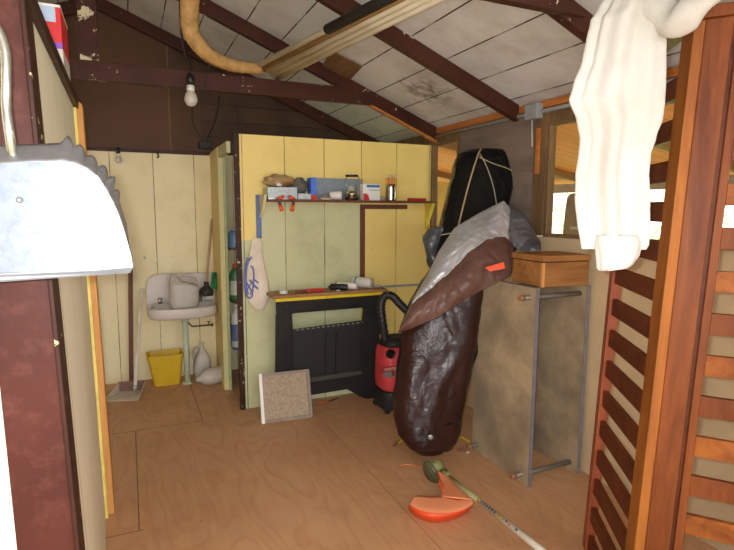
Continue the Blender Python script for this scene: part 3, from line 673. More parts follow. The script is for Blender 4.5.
a = V((tx(347, 3.66), 3.655, TZ+.025)); b = V((tx(331, 3.72), 3.73, TZ+.025)); t_, d = lyingtube('sealant_tube', a, b, .024, plain('black cartridge', '#232222', .45), 'black sealant cartridge lying at the front of the sawhorse top', 'cartridge')
bm = nb(); tube(bm, [b, b+d*.02], [.008, .005], 10); obj('nozzle', bm, blk, t_)
a = V((tx(357, 3.67), 3.668, TZ+.027)); b = V((tx(338, 3.77), 3.78, TZ+.027)); t_, d = lyingtube('sealant_tube', a, b, .026, plain('white cartridge', '#ece6da', .45, var=.04), 'white sealant cartridge between the black one and the large bottle', 'cartridge')
bm = nb(); tube(bm, [b, b+d*.012], [.0264, .0264], 16); obj('end_cap', bm, plain('pink cap', '#d86a78', .5), t_, label='pink end cap')
a = V((tx(372, 3.69), 3.692, TZ+.041)); b = V((tx(354, 3.80), 3.81, TZ+.041)); t_, d = lyingtube('plastic_bottle', a, b, .040, plain('frosted white bottle', '#ddd8cc', .4, var=.05), 'large whitish bottle with blue band lying at the right of the sawhorse top', 'bottle')
bm = nb(); m0 = a+(b-a)*.78; tube(bm, [m0, m0+d*.012], .0406, 20); obj('band', bm, plain('blue band', '#5a94b8', .5), t_, label='blue band')
bm = nb(); tube(bm, [a-d*.0, a-d*.006], [.030, .012], 20); obj('end_cap', bm, plain('clear base', '#c9c4b6', .4), t_)
bm = nb(); crumple(bm, V((tx(377, 3.70), 3.70, TZ+.012)), .035, .03, .012, 21, .35); tag(obj('plastic_wrap', bm, plain('clear wrap', '#b9b2a0', .3)), 'crumpled clear plastic wrap at the right end of the sawhorse top', 'wrap')
bm = nb(); crumple(bm, V((tx(338, 3.65), 3.645, TZ+.006)), .018, .012, .006, 22, .3); tag(obj('paper_scrap', bm, plain('paper scrap', '#ddd0bc', .7)), 'tiny pale paper scrap in front of the black cartridge', 'paper')

# framed air filter leaning on the sawhorse
a, b, c_, d_ = at(262, 424, 'z', .0), at(313, 417, 'z', .0), None, None
ux = (b-a).normalized(); wdt = .368; ht = .345; back = V((-ux.y, ux.x, 0)); lean = .13
upv = (V((0, 0, 1))*math.cos(.3)+back*math.sin(.3))
t = thing('air_filter', 'square furnace filter in a white cardboard frame leaning on the sawhorse', 'filter', a)
fn = upv.cross(ux).normalized()*-1
if fn.y > 0: fn = -fn
org = a + back*.0
def fp(u, v, n_): return org + ux*u + upv*v + fn*n_
def fbox(bm, u0, u1, v0, v1, n0, n1):
    hexa(bm, [fp(u0, v0, n0), fp(u1, v0, n0), fp(u1, v0, n1), fp(u0, v0, n1), fp(u0, v1, n0), fp(u1, v1, n0), fp(u1, v1, n1), fp(u0, v1, n1)])
bm = nb(); fbox(bm, .0, .022, .0, ht, -.03, .0); obj('frame', bm, plain('white frame', '#f6f4ee', .5, var=.02), t, label='white side of the frame')
bm = nb(); fbox(bm, .0221, wdt, .0, .02, -.03, .0); fbox(bm, .0221, wdt, ht-.02, ht, -.03, .0); fbox(bm, wdt-.022, wdt, .02, ht-.02, -.03, .0); obj('frame', bm, plain('mauve card frame', '#a08c80', .7), t)
k = N('filter mesh'); wv = k.n('ShaderNodeTexVoronoi'); wv.inputs['Scale'].default_value = 90; k.l(k.tc.outputs['Object'], wv.inputs['Vector'])
k.col(k.mix(k.ramp(k.noise(60, 5), .4, .65), lin('#bda88c'), lin('#a08a70'))); k.pr(.9); k.bump(wv.outputs['Distance'], .8, .004)
bm = nb(); fbox(bm, .0225, wdt-.0225, .0205, ht-.0205, -.022, -.012); obj('filter_mesh', bm, k.m, t)
bm = nb()
for i in range(1, 7): fbox(bm, .022+i*.046, .0235+i*.046, .0205, ht-.0205, -.0119, -.010)
for i in range(1, 7): fbox(bm, .0225, wdt-.0225, .02+i*.044, .0215+i*.044, -.0118, -.011)
obj('grid', bm, plain('filter wires', '#b8ac92', .6), t)

# small things on the floor below the sawhorse
bm = nb(); a = at(317, 402.5, 'z', .008); b = at(328, 401.5, 'z', .008); e = at(338, 398, 'z', .008)
t = thing('screwdriver', 'orange-handled screwdriver on the floor beside the filter', 'screwdriver', a)
tube(bm, [a, b], .0075, 8); obj('handle', bm, plain('orange handle', '#c8652a', .5), t)
bm = nb(); tube(bm, [b, e], .0045, 8); obj('shaft', bm, blk, t)

# ================================================================== VACUUM
vc = V((1.80, 3.46, 0)); red = plain('red vacuum drum', '#d8484c', .4, var=.08); 
t = thing('vacuum_cleaner', 'red and black shop vacuum behind the brown tarp bundle', 'vacuum cleaner', vc)
def vsec(bm, rows, n=40, pw=.45):
    rings = []
    for z, rx_, ry_ in rows:
        ring = []
        for i in range(n):
            u = 2*PI*i/n; cx, sy_ = math.cos(u), math.sin(u)
            ring.append(vc+V((math.copysign(abs(cx)**pw, cx)*rx_, math.copysign(abs(sy_)**pw, sy_)*ry_, z)))
        rings.append(ring)
    loft(bm, rings)
bm = nb(); vsec(bm, [(.03, .15, .13), (.045, .155, .135), (.15, .150, .13), (.165, .145, .125)], pw=.6); obj('base_tray', bm, blk, t)
for sxn in (-1, 1):
    for syn in (-1, 1):
        bm = nb(); lathe(bm, vc+V((sxn*.12, syn*.10-.012, .025)), [(.02, 0), (.025, .004), (.025, .02), (.02, .024)], 16, (0, 1, 0)); obj('caster', bm, blk, t)
bm = nb(); vsec(bm, [(.166, .135, .12), (.18, .145, .128), (.24, .150, .132), (.45, .145, .128), (.485, .135, .12), (.495, .12, .11)], pw=.6); obj('drum', bm, red, t)
bm = nb(); vsec(bm, [(.496, .125, .115), (.52, .12, .11), (.54, .10, .10), (.555, .08, .07), (.56, .07, .06)], pw=.7); obj('lid', bm, blk, t)
fy_ = vc.y-.132
px_ = at(391, 354, 'y', fy_)
bm = nb(); lathe(bm, (px_.x, fy_+.015, px_.z), [(.034, 0), (.034, .022), (.030, .026), (.026, .014)], 28, (0, -1, 0)); obj('inlet_port', bm, plain('black port', '#161414', .4), t)
lab = at(393, 369, 'y', fy_-.004)
bm = nb(); box(bm, (lab.x-.085, fy_-.006, lab.z-.014), (lab.x+.075, fy_+.012, lab.z+.018)); obj('label', bm, plain('red label strip', '#b02a2e', .5), t)
text('lettering', 'CRAFTSMAN', .030, plain('pale lettering', '#ead8cc', .5), t, (lab.x, fy_-.0068, lab.z+.002), (1, 0, 0), (0, 0, 1), xs=.84)
bm = nb(); prism(bm, [(lab.x-.08, fy_-.005, lab.z-.016), (lab.x-.075, fy_-.005, lab.z-.045), (lab.x-.04, fy_-.005, lab.z-.06), (lab.x+.075, fy_-.005, lab.z-.06), (lab.x+.075, fy_-.005, lab.z-.016)], (0, .015, 0)); obj('grey_panel', bm, plain('grey panel', '#8a8680', .5), t)
bm = nb(); box(bm, (lab.x-.008, fy_-.009, lab.z-.052), (lab.x+.014, fy_-.003, lab.z-.018)); obj('latch', bm, plain('red latch', '#a01c20', .4), t)
# hose
bm = nb()
hp = smoothpath([at(386, 343, 'y', 3.45), at(382.5, 322, 'y', 3.45), at(381, 305, 'y', 3.46), at(385, 296, 'y', 3.46), at(392, 296, 'y', 3.44), at(400, 304, 'y', 3.40), at(410, 314, 'y', 3.36), at(420, 325, 'y', 3.36)], 12)
tube(bm, hp, [.030+.0035*math.sin(i*2.1) for i in range(len(hp))], 16); obj('hose', bm, plain('black vacuum hose', '#2a2628', .45), t)
# loose red bit
bm = nb(); q = at(388.5, 402, 'z', 0); box(bm, q+V((-.012, -.01, 0)), q+V((.012, .01, .045))); tag(obj('red_clip', bm, red, bevel=.004), 'small red plastic clip on the floor between vacuum and tarp', 'clip')

# ================================================================== BLACK BUNDLE AND TARP
LAT = V((math.cos(YAW), -math.sin(YAW), 0)); DEP = V((math.sin(YAW), math.cos(YAW), 0))
def tri(x): return abs((x % 1.0)-.5)*4-1
CD = [V((random.uniform(-1,1), random.uniform(-1,1), random.uniform(-1,1))).normalized() for _ in range(7)]
def crease(p, fr):
    q = p*fr; w_ = noise.noise_vector(q*.55)*1.1; q = q+w_; s = 0
    for i, d_ in enumerate(CD): s += tri(q.dot(d_)*(.45+.16*i)+i*.37)/(1+.45*i)
    return s*.35
def silhouette_loft(rows, dist, pw=1.0, n=72, amp=0.0, fr=3, seed=0, sub=6, folds=(), clampz=None, crs=False):
    """rows: (py, left px, right px, half depth); dist(py) -> distance from the camera"""
    bm = nb(); rr = []
    R2 = []
    for a, b in zip(rows, rows[1:]):
        for k_ in range(sub):
            f = k_/sub; f2 = f*f*(3-2*f)
            R2.append(tuple(a[i]+(b[i]-a[i])*(f if i == 0 else f2*.5+f*.5) for i in range(4)))
    R2.append(rows[-1])
    for (py, l, r, tk) in R2:
        ds = dist(py); a = atd(l, py, ds); b = atd(r, py, ds); c = (a+b)/2; hw = (b-a).length/2
        ring = []
        for i in range(n):
            u = 2*PI*i/n; cx, sy_ = math.cos(u), math.sin(u)
            ex = math.copysign(abs(cx)**pw, cx)*hw; ey = math.copysign(abs(sy_)**pw, sy_)*tk
            p = c + LAT*ex + DEP*ey
            dirv = (LAT*cx*.6+DEP*sy_).normalized()
            s = 0
            for (k1, am, ph, tw) in folds: s += am*math.sin(k1*u+ph+tw*c.z)
            if amp: 
                q = p*fr+V((seed, seed, 0)); nn = noise.noise(q)
                s += amp*(crease(V((q.x, q.y, q.z*.55)), 1.0) if crs else (abs(nn)*2-.5) + .5*noise.noise(q*2.7))
            p = p + dirv*s
            if clampz is not None: p.z = max(p.z, clampz)
            ring.append(p)
        rr.append(ring)
    loft(bm, rr); return bm
def tarpmat(name, hexc, hex2, rough, metal=0.0, bumpd=.006):
    k = N(name); k.col(k.mix(k.ramp(k.noise(5, 4), .4, .7), lin(hexc), lin(hex2))); k.pr(rough, metal, .2)
    r = k.n('ShaderNodeTexNoise'); r.inputs['Scale'].default_value = 9; r.inputs['Detail'].default_value = 5; r.inputs['Distortion'].default_value = 1.5
    k.l(k.tc.outputs['Object'], r.inputs['Vector'])
    k.bump(r.outputs['Fac'], .55, bumpd*2.5); return k.m
browntarp = tarpmat('brown tarp', '#38201a', '#2c1712', .25)
silvertarp = tarpmat('silver tarp', '#c4c4c6', '#a2a1a2', .3, .25)
blackbag = tarpmat('black plastic sheet', '#141312', '#1e1c1a', .22)
t = thing('wrapped_bundle', 'tall black plastic bundle tied with cord, leaning on the grey wall', 'bundle', (1.95, 2.95, 1.0))
def bd(py): return 3.62 + (155-py)*.0016
rows = [(420, 410, 452, .08), (330, 425, 482, .10), (253, 434, 497, .115), (235, 437, 500, .12), (218, 441, 504, .12), (192, 447, 510, .12), (168, 453, 514.5, .115), (160, 455.5, 516, .11), (154, 459, 515, .10), (150.5, 466, 508, .085), (149, 478, 498, .05)]
bm = silhouette_loft(rows, bd, .5, 160, .010, 11, 3.0, 14, crs=True); obj('plastic_cover', bm, blackbag, t)
def cord(pts, r, col, off=-.145, par=None):
    bm = nb(); q = [atd(px, py, bd(py)+off+dd) for px, py, dd in pts]
    tube(bm, smoothpath(q, 8), r, 8); obj('cord', bm, plain('cord '+col, col, .7), par or t)
cord([(481, 149, .05), (478, 155, .0), (470, 180, .0), (463, 207, .0), (458, 228, .0), (455, 246, .0)], .0055, '#b99a72')
cord([(480, 154, .0), (486, 165, .0), (493, 185, .0), (497, 207, .0)], .003, '#b8ae9a')
cord([(479, 157, .0), (492, 163, .0), (504, 167, .01), (513, 171, .04)], .003, '#b8b088')
cord([(441, 235, .04), (455, 232.5, .0), (470, 231, .0), (484, 231, .0)], .003, '#c9c09a')

t = thing('tarp_bundle', 'brown and silver tarp wrapped round the bundle, standing on the floor', 'tarp', (1.72, 2.85, 0))
def td(py): return 3.22 + max(0, (440-py))*.0006
rows = [(450, 417, 450, .07), (447, 410, 453, .11), (440, 401, 456.5, .14), (430, 393, 459.5, .155), (415, 390.5, 461, .16), (395, 391, 464.5, .165), (370, 395, 469.5, .165), (345, 398, 474, .165), (325, 401, 477.5, .165), (305, 407, 482, .165), (285, 418, 492, .16), (268, 430, 505, .15), (255, 450, 515, .13), (247, 470, 520, .11), (242, 482, 515, .07)]
rows = [(a_, b_+2.5, c_-1.5, d_) for a_, b_, c_, d_ in rows]
bm = silhouette_loft(rows, td, .85, 220, .010, 9, 1.0, 16, folds=((2, .010, .4, 3), (3, .012, .5, 4)), clampz=.004, crs=True)
obj('brown_tarp', bm, browntarp, t)
# folded-over layers
def sheet(upper, lower, nu=130, nv=50, amp=.015, fr=5, seed=0, bulge=.04, tk=.004):
    """ruled sheet between two chains of (px, py, distance), with crumpling"""
    bm = nb()
    def chain(ch, n):
        q = [V((a, b, c)) for a, b, c in ch]; ln = [0]
        for a, b in zip(q, q[1:]): ln.append(ln[-1]+(b.xy-a.xy).length)
        out = []
        for i in range(n+1):
            s = ln[-1]*i/n; j = 0
            while j < len(ln)-2 and ln[j+1] < s: j += 1
            f = (s-ln[j])/max(1e-6, ln[j+1]-ln[j]); out.append(q[j].lerp(q[j+1], f))
        return out
    U = chain(upper, nu); L_ = chain(lower, nu); g = []
    for i in range(nu+1):
        row = []
        for j in range(nv+1):
            f = j/nv; q = U[i].lerp(L_[i], f); p = atd(q.x, q.y, q.z - bulge*math.sin(PI*f))
            s = amp*crease(p+V((seed, 0, seed)), fr)
            row.append(bm.verts.new(p - DEP*s))
        g.append(row)
    for i in range(nu):
        for j in range(nv):
            f = bm.faces.new((g[i][j], g[i+1][j], g[i+1][j+1], g[i][j+1])); f.smooth = True
    return bm
bm = sheet([(402, 322, 3.10), (412, 303, 3.08), (430, 290, 3.06), (446, 275, 3.05), (468, 252, 3.06), (487, 238, 3.08), (505, 237, 3.12), (514, 246, 3.14)],
           [(398, 333, 3.06), (415, 327, 3.03), (435, 318, 3.02), (452, 308, 3.01), (470, 297, 3.0), (492, 285, 3.02), (510, 276, 3.05), (515, 268, 3.08)], seed=4, amp=.013, fr=11)
obj('brown_fold', bm, tarpmat('greyer brown tarp', '#6c4e44', '#553a30', .33), t, solid=.005)
bm = sheet([(404, 320, 3.14), (414, 298, 3.14), (428, 275, 3.16), (440, 250, 3.2), (455, 228, 3.24), (478, 214, 3.28), (503, 201, 3.32), (509, 207, 3.34), (512, 214, 3.36)],
           [(404, 322, 3.09), (413, 304, 3.08), (431, 290, 3.06), (447, 275, 3.05), (468, 253, 3.05), (487, 239, 3.07), (498, 238, 3.10), (506, 240, 3.14), (512, 244, 3.18)], seed=9, amp=.020, fr=14)
obj('silver_fold', bm, silvertarp, t, solid=.005, label='silver side of the tarp')
bm = sheet([(500, 208, 3.34), (512, 209, 3.34), (522, 214, 3.30), (533, 229, 3.22), (540, 243, 3.18)],
           [(504, 240, 3.16), (512, 246, 3.14), (520, 250, 3.12), (530, 252, 3.08), (541, 252, 3.08)], seed=14, amp=.022, fr=15)
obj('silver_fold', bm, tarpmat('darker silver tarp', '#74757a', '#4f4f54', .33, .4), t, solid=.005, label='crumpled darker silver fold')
bm = silhouette_loft([(271, 431, 436, .02), (260, 426, 439, .04), (245, 422.5, 442, .06), (236, 423, 444, .06), (229, 430, 446, .05), (226, 438, 446, .02)], lambda py: 3.46, 1, 40, .02, 8, 5, 5)
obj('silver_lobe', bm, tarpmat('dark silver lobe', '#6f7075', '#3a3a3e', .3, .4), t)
# orange tag and grommet
bm = nb(); prism(bm, [atd(485, 267.5, 2.97), atd(490, 271.5, 2.97), atd(505, 268.5, 2.97), atd(504, 262, 2.97)], DEP*.006); obj('orange_tag', bm, plain('orange tape', '#f0541c', .5), t)
bm = nb(); g0 = atd(430.5, 437, 3.03); lathe(bm, g0, [(.011, 0), (.016, .003), (.016, .008), (.008, .009)], 20, -DEP); obj('grommet', bm, M['galv'], t)
# yellow rope and wire around the foot
rope = plain('yellow rope', '#d8cc2c', .6)
tr = thing('bungee_cord', 'yellow cord lying round the foot of the tarp bundle', 'cord', at(450, 440, 'z', 0))
def flr(pts, r, mat, nm='cord', z=.008):
    bm = nb(); tube(bm, smoothpath([at(px, py, 'z', z+dz) for px, py, dz in pts], 8), r, 8); return obj(nm, bm, mat, tr)
flr([(452, 419, .0), (457, 418, .01), (459, 420.5, .01), (456, 423.5, .0), (449, 426, .0), (446, 430, 0)], .005, rope)
flr([(447, 431, 0), (454, 434, 0), (462, 437.5, 0), (470, 441.5, 0)], .006, rope)
flr([(448, 441, 0), (453, 440.5, 0), (455, 438, 0), (450, 437, 0)], .005, rope)
flr([(398, 443, 0), (403, 440, 0), (411, 437, 0)], .006, rope)
flr([(393, 446, 0), (396, 442.5, .004), (399, 441, .004), (397, 444, 0), (394.5, 446.5, 0)], .0025, blk, 'hook')
flr([(426, 450.5, 0), (436, 451.5, 0), (444, 449.5, 0), (449.5, 444, .01), (450, 430, .05), (451, 418, .12)], .0028, plain('grey wire loop', '#8c8478', .5), 'wire_loop', z=.003)
bm = nb(); q = at(461, 451, 'z', 0); crumple(bm, q+V((0, 0, .01)), .025, .012, .010, 31, .3); tag(obj('wood_chip', bm, plain('brown chip', '#8a5638', .7)), 'small brown wood chip on the floor by the steel panel', 'wood chip')
bm = nb(); q = at(468, 453.5, 'z', 0); crumple(bm, q+V((0, 0, .008)), .014, .01, .008, 33, .3); tag(obj('paper_scrap', bm, plain('grey scrap', '#b8a898', .7)), 'tiny grey scrap on the floor beside the wood chip', 'paper')

# ================================================================== TWO-SHELF STEEL UNIT ON END
k = N('worn steel plate'); rn = k.noise(3.2, 5); 
k.col(k.mix(k.ramp(rn, .38, .62), lin('#8e7e68'), lin('#bba583'))); k.pr(.42, .08); k.bump(k.noise(60, 3), .1, .002); steel = k.m
edge = plain('lavender steel edge', '#8f8a92', .4, .4)
t = thing('shelf_unit', 'worn steel two-shelf trolley stood on its end by the screen', 'shelf unit', (2.1, 2.37, 0))
fa = [(1.92, 2.645, .0), (1.905, 2.125, .0)]
def plate2(x, y0, y1, z1, nm):
    bm = nb(); hexa(bm, [V((x, y0, .002)), V((x, y1, .002)), V((x+.006, y1, .002)), V((x+.006, y0, .002)), V((x, y0, z1)), V((x, y1, z1)), V((x+.006, y1, z1)), V((x+.006, y0, z1))])
    o = obj(nm, bm, steel, t)
    bm = nb(); w = .022
    box(bm, (x+.0061, y0, .002), (x+w, y0+.004, z1)); box(bm, (x+.0061, y1-.004, .002), (x+w, y1, z1)); box(bm, (x+.0061, y0+.004, z1-.004), (x+w, y1-.004, z1)); box(bm, (x+.0061, y0+.004, .002), (x+w, y1-.004, .006))
    box(bm, (x-.001, y0-.003, .002), (x+w+.001, y0, z1)); box(bm, (x-.001, y0-.003, z1), (x+w+.001, y1, z1+.003)); obj('rim', bm, edge, o, label='lavender-grey steel rim')
plate2(1.915, 2.12, 2.635, 1.092, 'shelf_plate'); plate2(2.27, 2.12, 2.56, 1.088, 'shelf_plate')
for y, z in ((2.165, 1.04), (2.585, 1.04), (2.175, .05), (2.585, .05)):
    yy = min(y, 2.51) if y > 2.4 else y
    bm = nb(); tube(bm, [(1.875, y, z), (2.292, yy, z)], .014, 14); o = obj('post', bm, plain('dull steel rod', '#7b766c', .5, .4), t)
    bm = nb(); tube(bm, [(1.845, y, z), (1.8749, y, z)], [.013, .0155], 12); obj('foot_tip', bm, plain('orange brown rubber foot', '#9c6a4a', .6), o)
# wooden box on top
P0, P1, P2 = V((1.945, 2.395, 1.096)), V((1.965, 2.145, 1.096)), V((2.12, 1.985, 1.096))
t = thing('wooden_box', 'brown wooden box with slightly open lid on the steel trolley', 'box', (2.1, 2.2, 1.096))
e1 = (P0-P1); e2 = (P2-P1); e2 = e2.normalized()*max(e2.length, .28)
d1 = V((.02, .25, 0)); d2 = V((.29, -.02, 0))
c0 = V((1.966, 2.150, 1.096))
# two visible walls meet at the near corner
ang = math.radians(-38)
ea = V((-.02, .98, 0)).normalized(); 
A1 = at(512, 281, 'z', 1.096); A0 = at(542, 287.5, 'z', 1.096); A2 = at(588, 290, 'z', 1.096)
ea = (A1-A0); eb = (A2-A0); la, lb_ = ea.length, eb.length
ea.normalize(); eb = V((ea.y, -ea.x, 0)); 
if eb.dot(A2-A0) < 0: eb = -eb
# width so the right end meets the sight line of the photographed end
def solve(px, org_, e):
    best = 0; bd_ = 1e9
    for i in range(1, 600):
        s = i*.001; p = org_+e*s-CAM; z = p.dot(FW); x = p.dot(RT)/z*F+367
        if abs(x-px) < bd_: bd_ = abs(x-px); best = s
    return best
lb_ = min(solve(588, A0, eb), .36); la = solve(512, A0, ea)
hb = .155
def bxp(u, v, z): return A0 + ea*u + eb*v + V((0, 0, z))
def bbx(bm, u0, u1, v0, v1, z0, z1, tilt=0.0):
    hexa(bm, [bxp(u0, v0, z0+tilt*v0), bxp(u1, v0, z0+tilt*v0), bxp(u1, v1, z0+tilt*v1), bxp(u0, v1, z0+tilt*v1), bxp(u0, v0, z1+tilt*v0), bxp(u1, v0, z1+tilt*v0), bxp(u1, v1, z1+tilt*v1), bxp(u0, v1, z1+tilt*v1)])
boxwood = wood('orange plywood box', '#ac7842', '#83552a', 'x', .55)
bm = nb(); bbx(bm, 0, la, 0, lb_, 0, .128); obj('box_body', bm, boxwood, t, bevel=.002)
bm = nb(); bbx(bm, .002, la-.002, .002, lb_-.002, .1281, .134); obj('gap', bm, plain('box gap shade', '#4a3018', .8), t)  # dark slab: shade under the slightly open lid, put into the colour
bm = nb(); bbx(bm, -.006, la+.006, -.006, lb_+.006, .1341, .165); obj('lid', bm, boxwood, t, bevel=.003)
bm = nb(); bbx(bm, -.003, .012, -.003, .012, 0, .1279); obj('corner_strip', bm, wood('lighter corner', '#d69a5c', '#c08448', 'z', .5), t)

# ================================================================== WOODEN SLATTED SCREEN
la_ = V((-.545, -.839, 0)).normalized(); lb2 = V((.62, -.785, 0)).normalized()
O = V((1.82, 1.62, 0)); HT = 2.06
t = thing('slatted_screen', 'tall varnished wooden slatted stand with corner posts, standing at the right', 'wooden stand', O)
wd1 = wood('varnished cedar', '#87491f', '#5c2c10', 'z', .5, spec=.22); wd2 = wood('orange cedar post', '#ac6a2a', '#7c441c', 'z', .5, spec=.22)
wd3 = wood('dark cedar slat', '#70361a', '#4c2410', 'x', .5, spec=.22); wd4 = wood('orange cedar slat', '#9c5a22', '#6e3814', 'x', .5, spec=.22); wdr = wood('reddish cedar stile', '#a05434', '#783820', 'z', .4)
TILT = .040
def sh(p):
    """the stand leans a little to the right"""
    return p + LAT*(TILT*p.z)
def spbox(bm, d, s0, s1, z0, z1, n0, n1, o=None, lou=0.0):
    nn = V((d.y, -d.x, 0));
    if nn.dot(CAM-O) < 0: nn = -nn
    o = o or O
    def P(s, n_, z): return sh(o + d*s + nn*n_ + V((0, 0, z)))
    hexa(bm, [P(s0, n0, z0), P(s1, n0, z0), P(s1, n1, z0+lou), P(s0, n1, z0+lou), P(s0, n0, z1), P(s1, n0, z1), P(s1, n1, z1+lou), P(s0, n1, z1+lou)])
SC = .58
bm = nb(); spbox(bm, la_, 0, .045, 0, HT, -.02, .02); obj('stile', bm, wdr, t, bevel=.003)
nsl = 15
for i in range(nsl):
    z0 = .008 + i*.132
    bm = nb(); spbox(bm, la_, .0451, SC-.085, z0, z0+.068, -.010, .010); obj('slat', bm, wd3, t, bevel=.002)
bm = nb(); spbox(bm, la_, SC-.085, SC, 0, HT, -.025, .02); obj('stile', bm, wd2, t, bevel=.003)
CO = O + la_*SC
bm = nb(); spbox(bm, lb2, .001, .009, 0, HT-.01, -.03, -.012, CO); obj('groove_strip', bm, wd3, t)
bm = nb(); spbox(bm, lb2, .010, .080, 0, HT, -.03, .0, CO); obj('corner_board', bm, wd1, t, bevel=.003)
bm = nb(); spbox(bm, lb2, .0805, .091, 0, HT-.01, -.03, -.012, CO); obj('groove_strip', bm, wd3, t)
bm = nb(); spbox(bm, lb2, .0915, .115, 0, HT, -.03, .0, CO); obj('stile', bm, wd1, t, bevel=.003)
for i in range(nsl):
    z0 = .062 + i*.132
    bm = nb(); spbox(bm, lb2, .1151, .60, z0, z0+.066, -.027, -.007, CO); obj('slat', bm, wd4 if i % 2 else wd1, t, bevel=.002)
bm = nb(); spbox(bm, lb2, .60, .65, 0, HT, -.03, .0, CO); obj('stile', bm, wd1, t, bevel=.003)
bm = nb(); spbox(bm, lb2, -.01, .66, HT, HT+.035, -.045, .015, CO); spbox(bm, la_, -.01, SC-.01, HT, HT+.035, -.03, .03); obj('cap_rail', bm, wd1, t, bevel=.004)

# white cloth draped over the stand's top
t = thing('draped_shirt', 'white sweatshirt draped over the top of the slatted stand', 'shirt', atd(618, 268, 1.6))
def cl(py): return 1.50
rows = [(249, 586, 640, .02), (244, 585, 642, .03), (225, 582, 644, .034), (200, 579.5, 645, .034), (175, 580, 644.5, .034), (155, 583, 646, .034), (138, 584, 652, .036), (120, 581, 660, .036), (100, 573, 663, .034), (85, 577, 664, .034), (60, 586, 665, .034), (40, 590, 665, .036), (20, 594, 672, .04), (8, 602, 676, .04), (-10, 612, 676, .035), (-22, 630, 668, .02)]
clothm = plain('white brushed cotton', '#bebcb6', .9, hex2='#b2aea2', scale=5, bump=.2, bs=150)
bm = silhouette_loft(rows, cl, 1, 140, .002, 5, 2, 10, folds=((5, .008, .6, 2.5), (9, .005, 2.0, 2), (2, .006, 0, 2)))
obj('body', bm, clothm, t)
rows = [(270.5, 599, 612, .01), (268, 597, 628, .018), (264, 597, 633, .022), (255, 596, 639, .025), (243, 594, 642, .026), (235, 596, 640, .02)]
bm = silhouette_loft(rows, lambda py: 1.485, 1, 70, .003, 8, 2, 5, folds=((5, .003, .6, 9),)); obj('cuff', bm, clothm, t)
bm = nb()
pth = smoothpath([atd(650, 6, 1.50), atd(664, 16, 1.47), atd(677, 20, 1.43), atd(690, 12, 1.40), atd(703, 2, 1.38), atd(716, -10, 1.38)], 8)
tube(bm, pth, [.050+.005*math.sin(i*.35)-.0005*i for i in range(len(pth))], 28)
for v in bm.verts: v.co += V((.3, .3, 1))*(.014*noise.noise(v.co*12))
obj('sleeve', bm, clothm, t)

# ================================================================== STRING TRIMMER
hd = V((1.535, 2.475, 0))
t = thing('string_trimmer', 'string trimmer with orange guard lying on the plywood floor', 'string trimmer', hd)
olive = plain('olive plastic', '#8a8a58', .45, hex2='#6c6c44', scale=20)
A_ = at(443, 473, 'z', .075); Bm = atd(545, 552, 1.0); E_ = V((1.34, 1.38, .25)); 
sa = at(446, 475, 'z', .07); e_ = at(545, 553, 'z', .22); d = (e_-sa); 
m1 = sa+d*.42
bm = nb(); tube(bm, [sa, m1], [.0125, .0125], 14); obj('lower_shaft', bm, plain('greenish shaft', '#a8a878', .4, .2), t)
bm = nb(); tube(bm, [m1+d*.001, sa+d*1.45], .0135, 14); obj('shaft', bm, plain('white shaft', '#e4ded0', .4, var=.05), t)
# small printed marks along the shaft
dn = d.normalized(); upn = (V((0,0,1))-dn*dn.z).normalized(); sd = dn.cross(upn)
tocam = (CAM-m1).normalized(); tocam = (tocam-dn*tocam.dot(dn)).normalized(); side2 = dn.cross(tocam)
def shmark(f0, f1, o0, o1, colr, nm='print_mark'):
    bm = nb(); a = sa+d*f0; b = sa+d*f1; up_ = tocam*.0134; 
    pts = [a+up_+side2*o0, b+up_+side2*o0, b+up_+side2*o1, a+up_+side2*o1]; prism(bm, pts, tocam*.0009); obj(nm, bm, plain('mark '+colr, colr, .5), t)
shmark(.425, .45, -.008, .002, '#c8a818')
for i in range(6): shmark(.462+i*.026, .476+i*.026, -.008, -.001, '#4a5c74'); 
for i in range(6): shmark(.466+i*.026, .470+i*.026, -.001, .004, '#4a5c74')
shmark(.63, .655, -.007, .002, '#b8a020'); shmark(.665, .69, -.007, .002, '#8f9a30')
shmark(.70, .715, -.007, .0, '#3c3c3c'); shmark(.725, .745, -.004, .003, '#d87868'); shmark(.79, .805, -.007, .002, '#4c4c4c')
# gear head
g1 = at(436, 468, 'z', .07)
bm = nb(); tube(bm, [sa+dn*.04, sa+dn*.01, sa-dn*.01, sa-dn*.03], [.016, .022, .019, .026], 16); obj('collar', bm, olive, t)
bm = nb(); crumple(bm, g1, .050, .044, .042, 40, .12, 28, 16); obj('gear_head', bm, olive, t)
hc = at(429.5, 473, 'z', .05); hx_ = (V((-.72, .0, -.5))).normalized()
hx_ = (-(LAT)*.75 + V((0,0,-.25)) - DEP*.45).normalized()
bm = nb(); lathe(bm, hc-hx_*.02, [(.03, 0), (.064, .004), (.066, .014), (.060, .020), (.05, .022), (.048, .030), (.02, .034)], 30, hx_)
for v in bm.verts: v.co.z = max(v.co.z, .002)
obj('spool', bm, plain('dark olive spool', '#55573c', .4), t)
bm = nb(); tube(bm, smoothpath([at(424, 468.5, 'z', .03), at(416, 466, 'z', .01), at(408, 464.5, 'z', .006), at(401, 465.5, 'z', .004)], 6), .003, 8); obj('cutting_line', bm, plain('orange line', '#e88a4c', .5), t)
